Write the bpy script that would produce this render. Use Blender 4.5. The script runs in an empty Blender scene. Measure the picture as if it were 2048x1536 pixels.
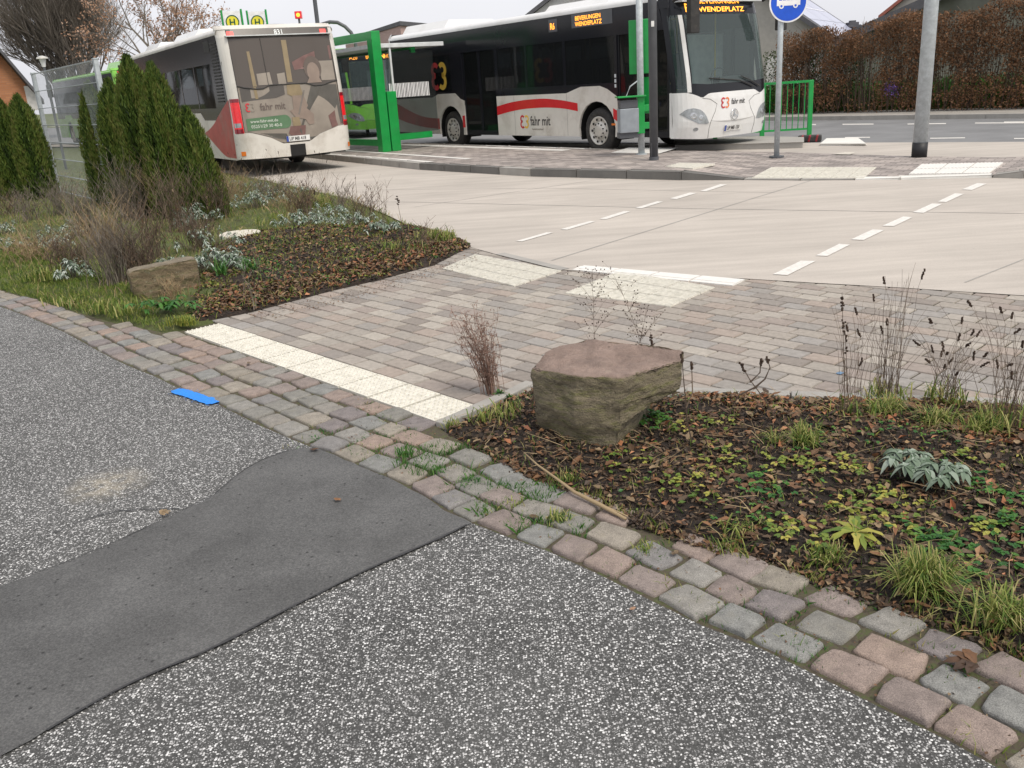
import bpy, math, random
import numpy as np
from mathutils import Vector, noise as mnoise
random.seed(7); rng=np.random.default_rng(11)
R_=math.radians
scn=bpy.context.scene; COL=scn.collection
# ------------------------------------------------------------------ camera
FL,PIT,ROL,HC=1790.,R_(18.69),R_(-3.766),1.634
ct,st=math.cos(PIT),math.sin(PIT)
FW=np.array([0,ct,-st]);_up=np.array([0,st,ct]);_rt=np.array([1,0,0.])
_c,_s=math.cos(ROL),math.sin(ROL)
RT=_rt*_c+_up*_s; UP=_up*_c-_rt*_s; CC=np.array([0,0,HC])
cam=bpy.data.cameras.new('camera'); cam.sensor_width=36; cam.lens=FL/2048*36; cam.clip_end=2000; cam.clip_start=.05
co=bpy.data.objects.new('camera',cam); COL.objects.link(co)
from mathutils import Matrix
co.matrix_world=Matrix(((RT[0],UP[0],-FW[0],0),(RT[1],UP[1],-FW[1],0),(RT[2],UP[2],-FW[2],HC),(0,0,0,1)))
scn.camera=co
# ------------------------------------------------------------------ world / sun / exposure
SUN_EL,SUN_AZ=R_(55),R_(140)      # azimuth clockwise from +Y
w=bpy.data.worlds.new('World'); scn.world=w; w.use_nodes=True
nt=w.node_tree; nt.nodes.clear()
sky=nt.nodes.new('ShaderNodeTexSky'); sky.sky_type='NISHITA'; sky.sun_disc=False
sky.sun_elevation=SUN_EL; sky.sun_rotation=SUN_AZ; sky.air_density=1.; sky.dust_density=3.
hs=nt.nodes.new('ShaderNodeHueSaturation'); hs.inputs['Saturation'].default_value=.12
mx=nt.nodes.new('ShaderNodeMixRGB'); mx.inputs[0].default_value=.78
tcw=nt.nodes.new('ShaderNodeTexCoord'); nzw=nt.nodes.new('ShaderNodeTexNoise'); nzw.inputs['Scale'].default_value=1.6; nzw.inputs['Detail'].default_value=5
crw=nt.nodes.new('ShaderNodeValToRGB'); crw.color_ramp.elements[0].color=(4.4,4.42,4.75,1); crw.color_ramp.elements[1].color=(5.35,5.36,5.6,1)
crw.color_ramp.elements[0].position=.3; crw.color_ramp.elements[1].position=.7
nt.links.new(tcw.outputs['Generated'],nzw.inputs['Vector']); nt.links.new(nzw.outputs['Fac'],crw.inputs[0])
bg=nt.nodes.new('ShaderNodeBackground'); bg.inputs['Strength'].default_value=.12
wo=nt.nodes.new('ShaderNodeOutputWorld')
nt.links.new(sky.outputs[0],hs.inputs['Color']); nt.links.new(hs.outputs[0],mx.inputs[1]); nt.links.new(crw.outputs[0],mx.inputs[2])
nt.links.new(mx.outputs[0],bg.inputs[0]); nt.links.new(bg.outputs[0],wo.inputs[0])
sl=bpy.data.lights.new('sun','SUN'); sl.energy=1.5; sl.angle=R_(22); sl.color=(1,.92,.80)
so=bpy.data.objects.new('sun',sl); COL.objects.link(so)
sd=Vector((math.sin(SUN_AZ)*math.cos(SUN_EL),math.cos(SUN_AZ)*math.cos(SUN_EL),math.sin(SUN_EL)))
so.rotation_euler=sd.to_track_quat('Z','Y').to_euler(); so.location=(0,0,20)
scn.view_settings.view_transform='Standard'; scn.view_settings.look='None'
scn.view_settings.exposure=.68; scn.view_settings.gamma=1
# ------------------------------------------------------------------ surveying helpers (photo ray -> point on the ground)
def ray(u,v): return FW+RT*(u-1024)/FL+UP*(768-v)/FL
def G(u,v,z=0.):
    d=ray(u,v); return CC+d*(z-HC)/d[2]
def AY(u,v,Y):
    d=ray(u,v); return CC+d*(Y/d[1])
def HT(u,v,base):           # height above z=0 of something standing at base whose top shows at row v
    lo,hi=-1.,9.
    for _ in range(50):
        m=(lo+hi)/2; d=np.array([base[0],base[1],m])-CC
        if 768-FL*(d@UP)/(d@FW)>v: lo=m
        else: hi=m
    return lo
def GL(pts,z=0.): return [G(u,v,z) for u,v in pts]
# ------------------------------------------------------------------ materials
MT={}
def _mat(name):
    m=bpy.data.materials.new(name); m.use_nodes=True; MT[name]=m
    n=m.node_tree.nodes; return m,n,m.node_tree.links,n['Principled BSDF']
def _geo(n,l,kind='Object'):
    t=n.new('ShaderNodeTexCoord'); return t.outputs[kind]
def mix(n,l,a,b,fac,mode='MIX'):
    m=n.new('ShaderNodeMixRGB'); m.blend_type=mode
    for i,x in ((0,fac),(1,a),(2,b)):
        if isinstance(x,(int,float)): m.inputs[i].default_value=x
        elif isinstance(x,(tuple,list)): m.inputs[i].default_value=(*x[:3],1)
        else: l.new(x,m.inputs[i])
    return m.outputs[0]
def nz(n,l,vec,scale,detail=4,rough=.55):
    t=n.new('ShaderNodeTexNoise'); t.inputs['Scale'].default_value=scale; t.inputs['Detail'].default_value=detail; t.inputs['Roughness'].default_value=rough
    l.new(vec,t.inputs['Vector']); return t.outputs['Fac']
def rmp(n,l,x,stops,interp='LINEAR'):
    r=n.new('ShaderNodeValToRGB'); cr=r.color_ramp; cr.interpolation=interp
    while len(cr.elements)<len(stops): cr.elements.new(.5)
    for e,(p,c) in zip(cr.elements,stops):
        e.position=p; e.color=(*c,1) if isinstance(c,tuple) else (c,c,c,1)
    l.new(x,r.inputs[0]); return r.outputs[0]
def bump(n,l,b,h,strength=.4,dist=.01):
    t=n.new('ShaderNodeBump'); t.inputs['Strength'].default_value=strength; t.inputs['Distance'].default_value=dist
    l.new(h,t.inputs['Height']); l.new(t.outputs[0],b.inputs['Normal'])
def plain(name,col,rough=.5,metal=0.,spec=.5,var=.12,nscale=6,coat=0,emit=0,bmp=0,bscale=60,dirt=None):
    m,n,l,b=_mat(name); v=_geo(n,l)
    a=nz(n,l,v,nscale,5)
    c=rmp(n,l,a,[(.3,tuple(x*(1-var) for x in col)),(.7,tuple(min(1,x*(1+var)) for x in col))])
    if dirt:
        d=nz(n,l,v,dirt[1],6,.7); f=rmp(n,l,d,[(.5,0.),(.72,1.)]); c=mix(n,l,c,dirt[0],mix(n,l,(0,0,0),f,dirt[2]))
    l.new(c,b.inputs['Base Color']); b.inputs['Roughness'].default_value=rough; b.inputs['Metallic'].default_value=metal
    b.inputs['Specular IOR Level'].default_value=spec
    b.inputs['Coat Weight'].default_value=coat; b.inputs['Coat Roughness'].default_value=.08
    if emit: b.inputs['Emission Color'].default_value=(*col,1); b.inputs['Emission Strength'].default_value=emit
    if bmp: bump(n,l,b,nz(n,l,v,bscale,5,.65),bmp,.01)
    return m
def rnd_mat(name,cols,rough=.6,nscale=0,namt=.25,bmp=0,bscale=80,spec=.35,interp='LINEAR',extra=None,transl=0):
    m,n,l,b=_mat(name); a=n.new('ShaderNodeAttribute'); a.attribute_name='rnd'; v=_geo(n,l)
    k=len(cols); c=rmp(n,l,a.outputs['Fac'],[(i/max(1,k-(0 if interp=='CONSTANT' else 1)),cols[i]) for i in range(k)],interp)
    if nscale:
        f=nz(n,l,v,nscale,6,.65); g=rmp(n,l,f,[(.3,1-namt),(.7,1+namt*.6)]); c=mix(n,l,c,g,1.,'MULTIPLY')
    if extra: c=extra(n,l,v,c)
    l.new(c,b.inputs['Base Color']); b.inputs['Roughness'].default_value=rough; b.inputs['Specular IOR Level'].default_value=spec
    if bmp: bump(n,l,b,nz(n,l,v,bscale,6,.7),bmp,.01)
    if transl:
        t=n.new('ShaderNodeBsdfTranslucent'); l.new(c,t.inputs[0]); s=n.new('ShaderNodeMixShader'); s.inputs[0].default_value=transl
        l.new(b.outputs[0],s.inputs[1]); l.new(t.outputs[0],s.inputs[2]); l.new(s.outputs[0],n['Material Output'].inputs[0])
    return m
def glass(name,col,trans,rough=.03,base=None,spec=.34):
    m,n,l,b=_mat(name); out=n['Material Output']
    b.inputs['Base Color'].default_value=(*(base or [x*.05 for x in col]),1); b.inputs['Roughness'].default_value=rough; b.inputs['Specular IOR Level'].default_value=spec
    t=n.new('ShaderNodeBsdfTransparent'); t.inputs[0].default_value=(*col,1)
    s=n.new('ShaderNodeMixShader'); s.inputs[0].default_value=trans
    l.new(b.outputs[0],s.inputs[1]); l.new(t.outputs[0],s.inputs[2]); l.new(s.outputs[0],out.inputs[0]); return m
# asphalt with white chippings
def chip_asphalt(name,dark,cov,scale):
    m,n,l,b=_mat(name); v=_geo(n,l)
    def chips(sc,thr,rad):
        vo=n.new('ShaderNodeTexVoronoi'); vo.inputs['Scale'].default_value=sc; vo.inputs['Randomness'].default_value=1
        dn=n.new('ShaderNodeVectorMath'); dn.operation='ADD'
        nn=n.new('ShaderNodeTexNoise'); nn.inputs['Scale'].default_value=sc*1.7; l.new(v,nn.inputs['Vector'])
        sc_=n.new('ShaderNodeVectorMath'); sc_.operation='SCALE'; sc_.inputs['Scale'].default_value=.5/sc; l.new(nn.outputs['Color'],sc_.inputs[0])
        l.new(v,dn.inputs[0]); l.new(sc_.outputs[0],dn.inputs[1]); l.new(dn.outputs[0],vo.inputs['Vector'])
        se=n.new('ShaderNodeSeparateColor'); l.new(vo.outputs['Color'],se.inputs[0])
        on=rmp(n,l,se.outputs[0],[(thr,0.),(thr+.02,1.)],'CONSTANT'); r=rmp(n,l,vo.outputs['Distance'],[(rad,1.),(rad+.1,0.)])
        tone=rmp(n,l,se.outputs[1],[(0,(.16,.16,.16)),(.35,(.36,.355,.35)),(1,(.78,.78,.77))])
        return mix(n,l,on,r,1.,'MULTIPLY'),tone,vo.outputs['Distance']
    f1,t1,d1=chips(scale,1-cov,.42); f2,t2,d2=chips(scale*1.75,1-cov*.8,.4)
    big=nz(n,l,v,.9,4); base=rmp(n,l,nz(n,l,v,160,3),[(.3,tuple(x*.55 for x in dark)),(.75,tuple(x*1.7 for x in dark))])
    base=mix(n,l,base,rmp(n,l,big,[(.35,.75),(.65,1.25)]),1.,'MULTIPLY')
    c=mix(n,l,base,t2,mix(n,l,f2,(.55,.55,.55),1.,'MULTIPLY')); c=mix(n,l,c,t1,f1)
    # worn black streaks where chippings are gone, and a pale yellowish stain
    st_=rmp(n,l,nz(n,l,v,1.7,6,.7),[(.66,0.),(.74,.75)]); c=mix(n,l,c,tuple(x*.8 for x in dark),st_)
    vm=n.new('ShaderNodeVectorMath'); vm.operation='DISTANCE'; p=G(215,968); vm.inputs[1].default_value=(p[0],p[1],0)
    l.new(v,vm.inputs[0]); sf=rmp(n,l,vm.outputs['Value'],[(.05,.4),(.22,0.)]); c=mix(n,l,c,(.5,.44,.33),mix(n,l,sf,rmp(n,l,nz(n,l,v,14,4),[(.4,.2),(.6,1.)]),1.,'MULTIPLY'))
    l.new(c,b.inputs['Base Color']); b.inputs['Roughness'].default_value=.72; b.inputs['Specular IOR Level'].default_value=.35
    bump(n,l,b,mix(n,l,f1,nz(n,l,v,230,3),.4),.5,.004); return m
chip_asphalt('chip_asphalt',(.064,.064,.062),.44,130)
def patchmat():
    m,n,l,b=_mat('asphalt_patch'); v=_geo(n,l)
    c=rmp(n,l,nz(n,l,v,150,4,.7),[(.25,(.036,.036,.036)),(.5,(.100,.100,.099)),(.72,(.175,.174,.168))])
    c=mix(n,l,c,rmp(n,l,nz(n,l,v,3,6,.6),[(.3,.72),(.7,1.22)]),1.,'MULTIPLY')
    pit=n.new('ShaderNodeTexVoronoi'); pit.inputs['Scale'].default_value=42; l.new(v,pit.inputs['Vector'])
    se=n.new('ShaderNodeSeparateColor'); l.new(pit.outputs['Color'],se.inputs[0])
    on=rmp(n,l,se.outputs[0],[(.9,0.),(.92,1.)]); r=rmp(n,l,pit.outputs['Distance'],[(.16,1.),(.32,0.)]); f=mix(n,l,on,r,1.,'MULTIPLY')
    c=mix(n,l,c,(.018,.018,.018),mix(n,l,f,(.95,.95,.95),1.,'MULTIPLY'))
    l.new(c,b.inputs['Base Color']); b.inputs['Roughness'].default_value=.68; bump(n,l,b,nz(n,l,v,170,5,.75),.8,.006)
patchmat()
def concmat(name,col,joint=0):
    m,n,l,b=_mat(name); v=_geo(n,l)
    mp=n.new('ShaderNodeMapping'); mp.inputs['Rotation'].default_value=(0,0,R_(38)); mp.inputs['Scale'].default_value=(.35,3.2,1); l.new(v,mp.inputs[0])
    s=nz(n,l,mp.outputs[0],1.6,7,.65); c=rmp(n,l,s,[(.28,tuple(x*.86 for x in col)),(.7,tuple(x*1.09 for x in col))])
    c=mix(n,l,c,rmp(n,l,nz(n,l,v,.55,4),[(.3,.9),(.7,1.08)]),1.,'MULTIPLY')
    c=mix(n,l,c,rmp(n,l,nz(n,l,v,120,3,.7),[(.3,.9),(.7,1.06)]),1.,'MULTIPLY')
    mp2=n.new('ShaderNodeMapping'); mp2.inputs['Rotation'].default_value=(0,0,R_(-52)); mp2.inputs['Scale'].default_value=(.12,1.1,1); l.new(v,mp2.inputs[0])
    tr=rmp(n,l,nz(n,l,mp2.outputs[0],1.3,5,.6),[(.52,0.),(.70,.34)]); c=mix(n,l,c,tuple(x*.66 for x in col),tr)
    sp=rmp(n,l,nz(n,l,v,5,6,.8),[(.66,0.),(.74,.55)]); c=mix(n,l,c,tuple(x*.55 for x in col),sp)
    l.new(c,b.inputs['Base Color']); b.inputs['Roughness'].default_value=.8; b.inputs['Specular IOR Level'].default_value=.25
    bump(n,l,b,nz(n,l,v,90,5,.7),.2,.004)
concmat('concrete_lane',(.48,.438,.392)); concmat('kerb_concrete',(.36,.345,.32)); concmat('kerb_dark',(.17,.165,.155)); concmat('kerb_white',(.72,.71,.67))
def brickmat():
    m,n,l,b=_mat('island_brick'); v=_geo(n,l); mp=n.new('ShaderNodeMapping'); mp.inputs['Rotation'].default_value=(0,0,R_(36)); l.new(v,mp.inputs[0])
    br=n.new('ShaderNodeTexBrick'); br.inputs['Scale'].default_value=1; br.inputs['Brick Width'].default_value=.24; br.inputs['Row Height'].default_value=.16; br.inputs['Mortar Size'].default_value=.006
    br.inputs['Color1'].default_value=(.23,.21,.195,1); br.inputs['Color2'].default_value=(.43,.39,.355,1); br.inputs['Mortar'].default_value=(.1,.09,.08,1); l.new(mp.outputs[0],br.inputs['Vector'])
    c=mix(n,l,br.outputs['Color'],rmp(n,l,nz(n,l,v,2.2,6,.7),[(.3,(.7,.68,.68)),(.7,(1.25,1.2,1.2))]),1.,'MULTIPLY')
    l.new(c,b.inputs['Base Color']); b.inputs['Roughness'].default_value=.8; bump(n,l,b,br.outputs['Fac'],-.3,.004)
brickmat()
def moss(n,l,v,c):
    f=rmp(n,l,nz(n,l,v,7,6,.7),[(.56,0.),(.7,.35)]); return mix(n,l,c,(.10,.10,.055),f)
rnd_mat('brick_paver',[(.255,.225,.20),(.32,.28,.245),(.335,.30,.262),(.29,.268,.245),(.37,.335,.295),(.27,.243,.22),(.345,.29,.25),(.31,.29,.27),(.395,.36,.315),(.31,.265,.235),(.345,.31,.275),(.325,.295,.26)],.78,26,.2,.3,120,.25,'CONSTANT')
def cobx(n,l,v,c):
    f=rmp(n,l,nz(n,l,v,300,3,.7),[(.35,.6),(.65,1.35)]); c=mix(n,l,c,f,1.,'MULTIPLY'); g=rmp(n,l,nz(n,l,v,11,5,.7),[(.55,0.),(.72,.4)]); return mix(n,l,c,(.13,.115,.075),g)
rnd_mat('sett_stone',[(.23,.222,.20),(.285,.225,.195),(.265,.238,.198),(.215,.19,.185),(.27,.258,.235),(.25,.205,.185),(.235,.235,.222),(.30,.268,.225),(.265,.22,.20),(.225,.215,.208),(.31,.238,.198),(.26,.242,.215)],.72,22,.3,.5,150,.35,'CONSTANT',cobx)
def grout():
    m,n,l,b=_mat('joint_soil'); v=_geo(n,l)
    c=rmp(n,l,nz(n,l,v,38,6,.75),[(.3,(.045,.036,.025)),(.5,(.095,.078,.053)),(.6,(.075,.095,.028)),(.75,(.17,.15,.115))])
    l.new(c,b.inputs['Base Color']); b.inputs['Roughness'].default_value=.95; bump(n,l,b,nz(n,l,v,120,5,.8),.7,.01)
grout()
def soilmat():
    m,n,l,b=_mat('dark_soil'); v=_geo(n,l)
    c=rmp(n,l,nz(n,l,v,30,8,.8),[(.28,(.012,.009,.007)),(.48,(.032,.022,.016)),(.62,(.07,.045,.028)),(.78,(.13,.09,.055))])
    l.new(c,b.inputs['Base Color']); b.inputs['Roughness'].default_value=.9; bump(n,l,b,nz(n,l,v,55,8,.85),1.,.03)
soilmat()
def lawnmat():
    m,n,l,b=_mat('lawn_ground'); v=_geo(n,l)
    c=rmp(n,l,nz(n,l,v,9,8,.75),[(.3,(.05,.042,.02)),(.5,(.095,.115,.032)),(.7,(.16,.19,.065))])
    l.new(c,b.inputs['Base Color']); b.inputs['Roughness'].default_value=.95; bump(n,l,b,nz(n,l,v,40,6,.8),1.,.03)
lawnmat()
plain('tactile_cream',(.66,.635,.56),.75,var=.12,nscale=30,bmp=.25,dirt=((.34,.32,.25),16,.6))
plain('tactile_white',(.70,.685,.65),.7,var=.06,nscale=30,bmp=.15)
plain('road_paint',(.68,.66,.62),.7,var=.1,nscale=22,dirt=((.45,.41,.37),30,.55))
plain('dull_blue',(.13,.22,.34),.7); plain('blue_paint',(.012,.24,.80),.75,var=.2,nscale=120,bmp=.5,bscale=150,dirt=((.09,.12,.16),130,.75))
plain('bitumen',(.035,.035,.036),.55,var=.3,nscale=50,bmp=.4)
plain('road_asphalt',(.19,.192,.195),.75,var=.16,nscale=1.2,bmp=.3,bscale=90)
plain('far_pavement',(.33,.31,.28),.8,var=.15,nscale=2)
plain('bus_white',(.74,.74,.73),.22,var=.03,nscale=2,coat=.4,dirt=((.46,.43,.38),1.3,.35))
plain('bus_dirty_white',(.66,.635,.58),.32,var=.07,nscale=2,coat=.2,dirt=((.36,.31,.25),1.6,.55))
plain('bus_green',(.20,.52,.06),.25,var=.05,coat=.4)
plain('bus_red',(.60,.02,.028),.25,var=.06,coat=.3)
plain('bus_dirty_red',(.42,.06,.055),.4,var=.2,nscale=2,dirt=((.30,.22,.18),1.5,.7))
plain('bus_black',(.014,.015,.019),.16,var=.05,spec=.28)
plain('bus_dark_film',(.085,.075,.066),.3,var=.1,nscale=3)
plain('rubber',(.028,.027,.026),.75,var=.25,nscale=12,dirt=((.10,.09,.075),9,.6))
plain('rim_silver',(.62,.60,.55),.35,.35,var=.1)
plain('underbody',(.012,.012,.012),.8)
plain('seat_blue',(.05,.07,.13),.8); plain('pole_yellow',(.75,.52,.05),.35); plain('dash_grey',(.10,.105,.11),.6); plain('paper',(.55,.58,.6),.7)
plain('lens_clear',(.33,.35,.36),.12,.3,var=.25,nscale=16,coat=.8); plain('lens_red',(.62,.015,.02),.18,var=.25,nscale=18,coat=.7,emit=.22)
plain('lens_dark_red',(.22,.01,.02),.2,coat=.7); plain('lens_orange',(.75,.2,.03),.25,coat=.5); plain('chrome',(.55,.56,.57),.18,.9)
plain('led_orange',(1.,.33,.03),.5,emit=1.7,var=.1); plain('led_white',(.6,.62,.6),.5,emit=.25); plain('led_red',(.9,.06,.05),.4,emit=.8,var=.05)
plain('txt_dark',(.05,.045,.045),.5); plain('txt_brown',(.13,.10,.085),.5); plain('txt_pale',(.55,.60,.52),.5); plain('logo_red',(.55,.03,.04),.5); plain('logo_yellow',(.80,.52,.07),.5); plain('logo_orange',(.75,.22,.08),.5)
plain('ad_beige',(.27,.235,.195),.42,var=.12,nscale=2.5,dirt=((.17,.14,.12),2.4,.5)); plain('ad_dark',(.095,.088,.076),.4,var=.15); plain('ad_green',(.085,.17,.085),.45,var=.1); plain('ad_skin',(.235,.18,.145),.5,var=.1); plain('ad_wine',(.16,.085,.075),.5,var=.2); plain('ad_grey',(.17,.15,.13),.45,var=.15); plain('ad_ochre',(.24,.185,.105),.5); plain('ad_hair',(.11,.085,.07),.5)
plain('plate_white',(.72,.72,.70),.5); plain('plate_blue',(.02,.06,.35),.5)
plain('frame_green',(.005,.30,.055),.34,var=.14,nscale=4,coat=.2,dirt=((.03,.20,.07),5,.5)); plain('dark_green',(.02,.10,.05),.5)
plain('galvanised',(.46,.50,.52),.5,.15,var=.15,nscale=14,dirt=((.30,.33,.35),25,.5)); plain('anthracite',(.085,.09,.10),.45,var=.12); plain('black_foot',(.012,.012,.015),.55)
plain('bin_grey',(.30,.33,.36),.45,.2,var=.12); plain('sign_blue',(.01,.09,.60),.35); plain('sign_white',(.82,.82,.82),.4); plain('sign_yellow',(.80,.72,.05),.45); plain('reflector_red',(.25,.02,.025),.5)
plain('roof_dark',(.09,.09,.10),.7,var=.2,nscale=5); plain('roof_red',(.35,.12,.09),.8); plain('solar',(.42,.44,.56),.25,var=.06,nscale=1); plain('solar_line',(.75,.76,.82),.4)
plain('render_grey',(.40,.38,.35),.85,var=.08); plain('render_white',(.62,.61,.60),.85); plain('render_moss',(.155,.16,.135),.9,var=.25,nscale=1.5,dirt=((.10,.11,.07),1.,.6))
plain('manhole_concrete',(.62,.58,.50),.8,var=.1,nscale=20,dirt=((.4,.36,.3),12,.4)); plain('canopy_white',(.62,.64,.64),.4)
plain('trunk_bark',(.10,.08,.06),.9,var=.3,nscale=12,bmp=.6); plain('wire_grey',(.34,.37,.38),.5); plain('hydrant',(.55,.57,.6),.5)
def wallbrick(name,c1,c2,sc):
    m,n,l,b=_mat(name); v=_geo(n,l); mp=n.new('ShaderNodeMapping'); mp.inputs['Rotation'].default_value=(R_(90),0,0); l.new(v,mp.inputs[0])
    br=n.new('ShaderNodeTexBrick'); br.inputs['Scale'].default_value=sc; br.inputs['Color1'].default_value=(*c1,1); br.inputs['Color2'].default_value=(*c2,1); br.inputs['Mortar'].default_value=(*[x*.8+.05 for x in c1],1)
    br.inputs['Brick Width'].default_value=.25; br.inputs['Row Height'].default_value=.08; br.inputs['Mortar Size'].default_value=.008; l.new(mp.outputs[0],br.inputs['Vector'])
    l.new(br.outputs[0],b.inputs['Base Color']); b.inputs['Roughness'].default_value=.9
wallbrick('brick_orange',(.36,.15,.07),(.44,.20,.10),1); wallbrick('brick_pink',(.43,.30,.27),(.50,.36,.33),1)
def rockmat(name,top,mossc,low):
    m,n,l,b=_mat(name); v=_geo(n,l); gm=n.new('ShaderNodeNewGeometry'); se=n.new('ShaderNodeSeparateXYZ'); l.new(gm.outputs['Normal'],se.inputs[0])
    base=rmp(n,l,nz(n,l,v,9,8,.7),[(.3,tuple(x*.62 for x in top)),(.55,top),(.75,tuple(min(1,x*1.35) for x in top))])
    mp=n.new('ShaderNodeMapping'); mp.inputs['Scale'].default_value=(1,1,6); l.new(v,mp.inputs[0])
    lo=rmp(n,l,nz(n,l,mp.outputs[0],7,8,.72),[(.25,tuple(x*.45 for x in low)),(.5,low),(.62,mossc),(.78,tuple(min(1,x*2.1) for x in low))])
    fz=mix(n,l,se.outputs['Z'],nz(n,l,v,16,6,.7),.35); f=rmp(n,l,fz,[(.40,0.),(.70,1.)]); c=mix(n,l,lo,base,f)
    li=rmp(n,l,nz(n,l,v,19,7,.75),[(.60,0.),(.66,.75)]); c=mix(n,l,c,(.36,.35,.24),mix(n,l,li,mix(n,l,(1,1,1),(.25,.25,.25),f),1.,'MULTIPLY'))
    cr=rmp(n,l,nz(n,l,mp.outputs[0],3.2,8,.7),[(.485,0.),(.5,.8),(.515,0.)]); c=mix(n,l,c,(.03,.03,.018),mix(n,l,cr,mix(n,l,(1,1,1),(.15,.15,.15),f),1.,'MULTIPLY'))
    l.new(c,b.inputs['Base Color']); b.inputs['Roughness'].default_value=.85; bump(n,l,b,mix(n,l,nz(n,l,v,24,9,.8),nz(n,l,v,110,4,.7),.35),1.,.045)
rockmat('boulder_stone',(.41,.30,.25),(.225,.215,.09),(.29,.245,.165)); rockmat('block_stone',(.30,.25,.18),(.16,.15,.07),(.25,.19,.115))
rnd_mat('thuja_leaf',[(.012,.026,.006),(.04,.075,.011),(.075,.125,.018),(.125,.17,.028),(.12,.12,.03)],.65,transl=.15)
rnd_mat('beech_leaf',[(.06,.032,.018),(.14,.075,.038),(.24,.12,.055),(.18,.11,.065),(.33,.17,.085),(.11,.065,.035)],.7,transl=.2)
rnd_mat('oak_leaf',[(.36,.20,.12),(.48,.29,.18),(.56,.38,.28),(.40,.24,.15)],.7,transl=.3)
rnd_mat('litter_leaf',[(.025,.016,.010),(.065,.038,.020),(.13,.068,.032),(.24,.12,.055),(.09,.058,.035),(.28,.20,.115),(.045,.028,.02),(.17,.085,.04),(.075,.045,.027)],.6,30,.35)
rnd_mat('russet_leaf',[(.20,.075,.035),(.33,.13,.06),(.42,.20,.10),(.24,.11,.06),(.36,.24,.12)],.6,25,.3); rnd_mat('mulch_chip',[(.012,.009,.008),(.03,.02,.015),(.06,.04,.028),(.11,.08,.055),(.035,.03,.028)],.85)
rnd_mat('twig',[(.06,.042,.032),(.12,.085,.06),(.19,.145,.105),(.09,.06,.05)],.85)
rnd_mat('twig_grey',[(.09,.075,.06),(.16,.135,.11),(.25,.215,.175)],.85); rnd_mat('tree_twig',[(.10,.085,.07),(.16,.14,.115),(.24,.21,.18)],.85); rnd_mat('straw',[(.26,.19,.11),(.38,.29,.17),(.20,.13,.07)],.8); rnd_mat('seed_head',[(.035,.022,.016),(.07,.045,.03)],.9); rnd_mat('pink_twig',[(.20,.12,.09),(.30,.19,.15),(.14,.085,.06)],.85)
rnd_mat('grass_blade',[(.05,.10,.018),(.11,.18,.03),(.20,.26,.05),(.33,.33,.10),(.45,.38,.18)],.55,transl=.25)
rnd_mat('fresh_green',[(.02,.08,.015),(.04,.14,.025),(.07,.19,.03),(.12,.23,.04)],.45,transl=.2)
rnd_mat('yellow_green',[(.09,.16,.03),(.16,.23,.04),(.28,.31,.055),(.45,.40,.09)],.5,transl=.25)
rnd_mat('silver_leaf',[(.07,.11,.065),(.15,.20,.145),(.26,.31,.255),(.46,.50,.455)],.8)
glass('glass_dark',(.42,.46,.48),.50); glass('glass_door',(.25,.28,.28),.30); glass('glass_wind',(.74,.86,.84),.55,base=(.09,.12,.12),spec=1.); glass('glass_rear',(.45,.38,.32),.10,.14,base=(.10,.084,.072),spec=.5); glass('glass_canopy',(.85,.9,.9),.75)
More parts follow.
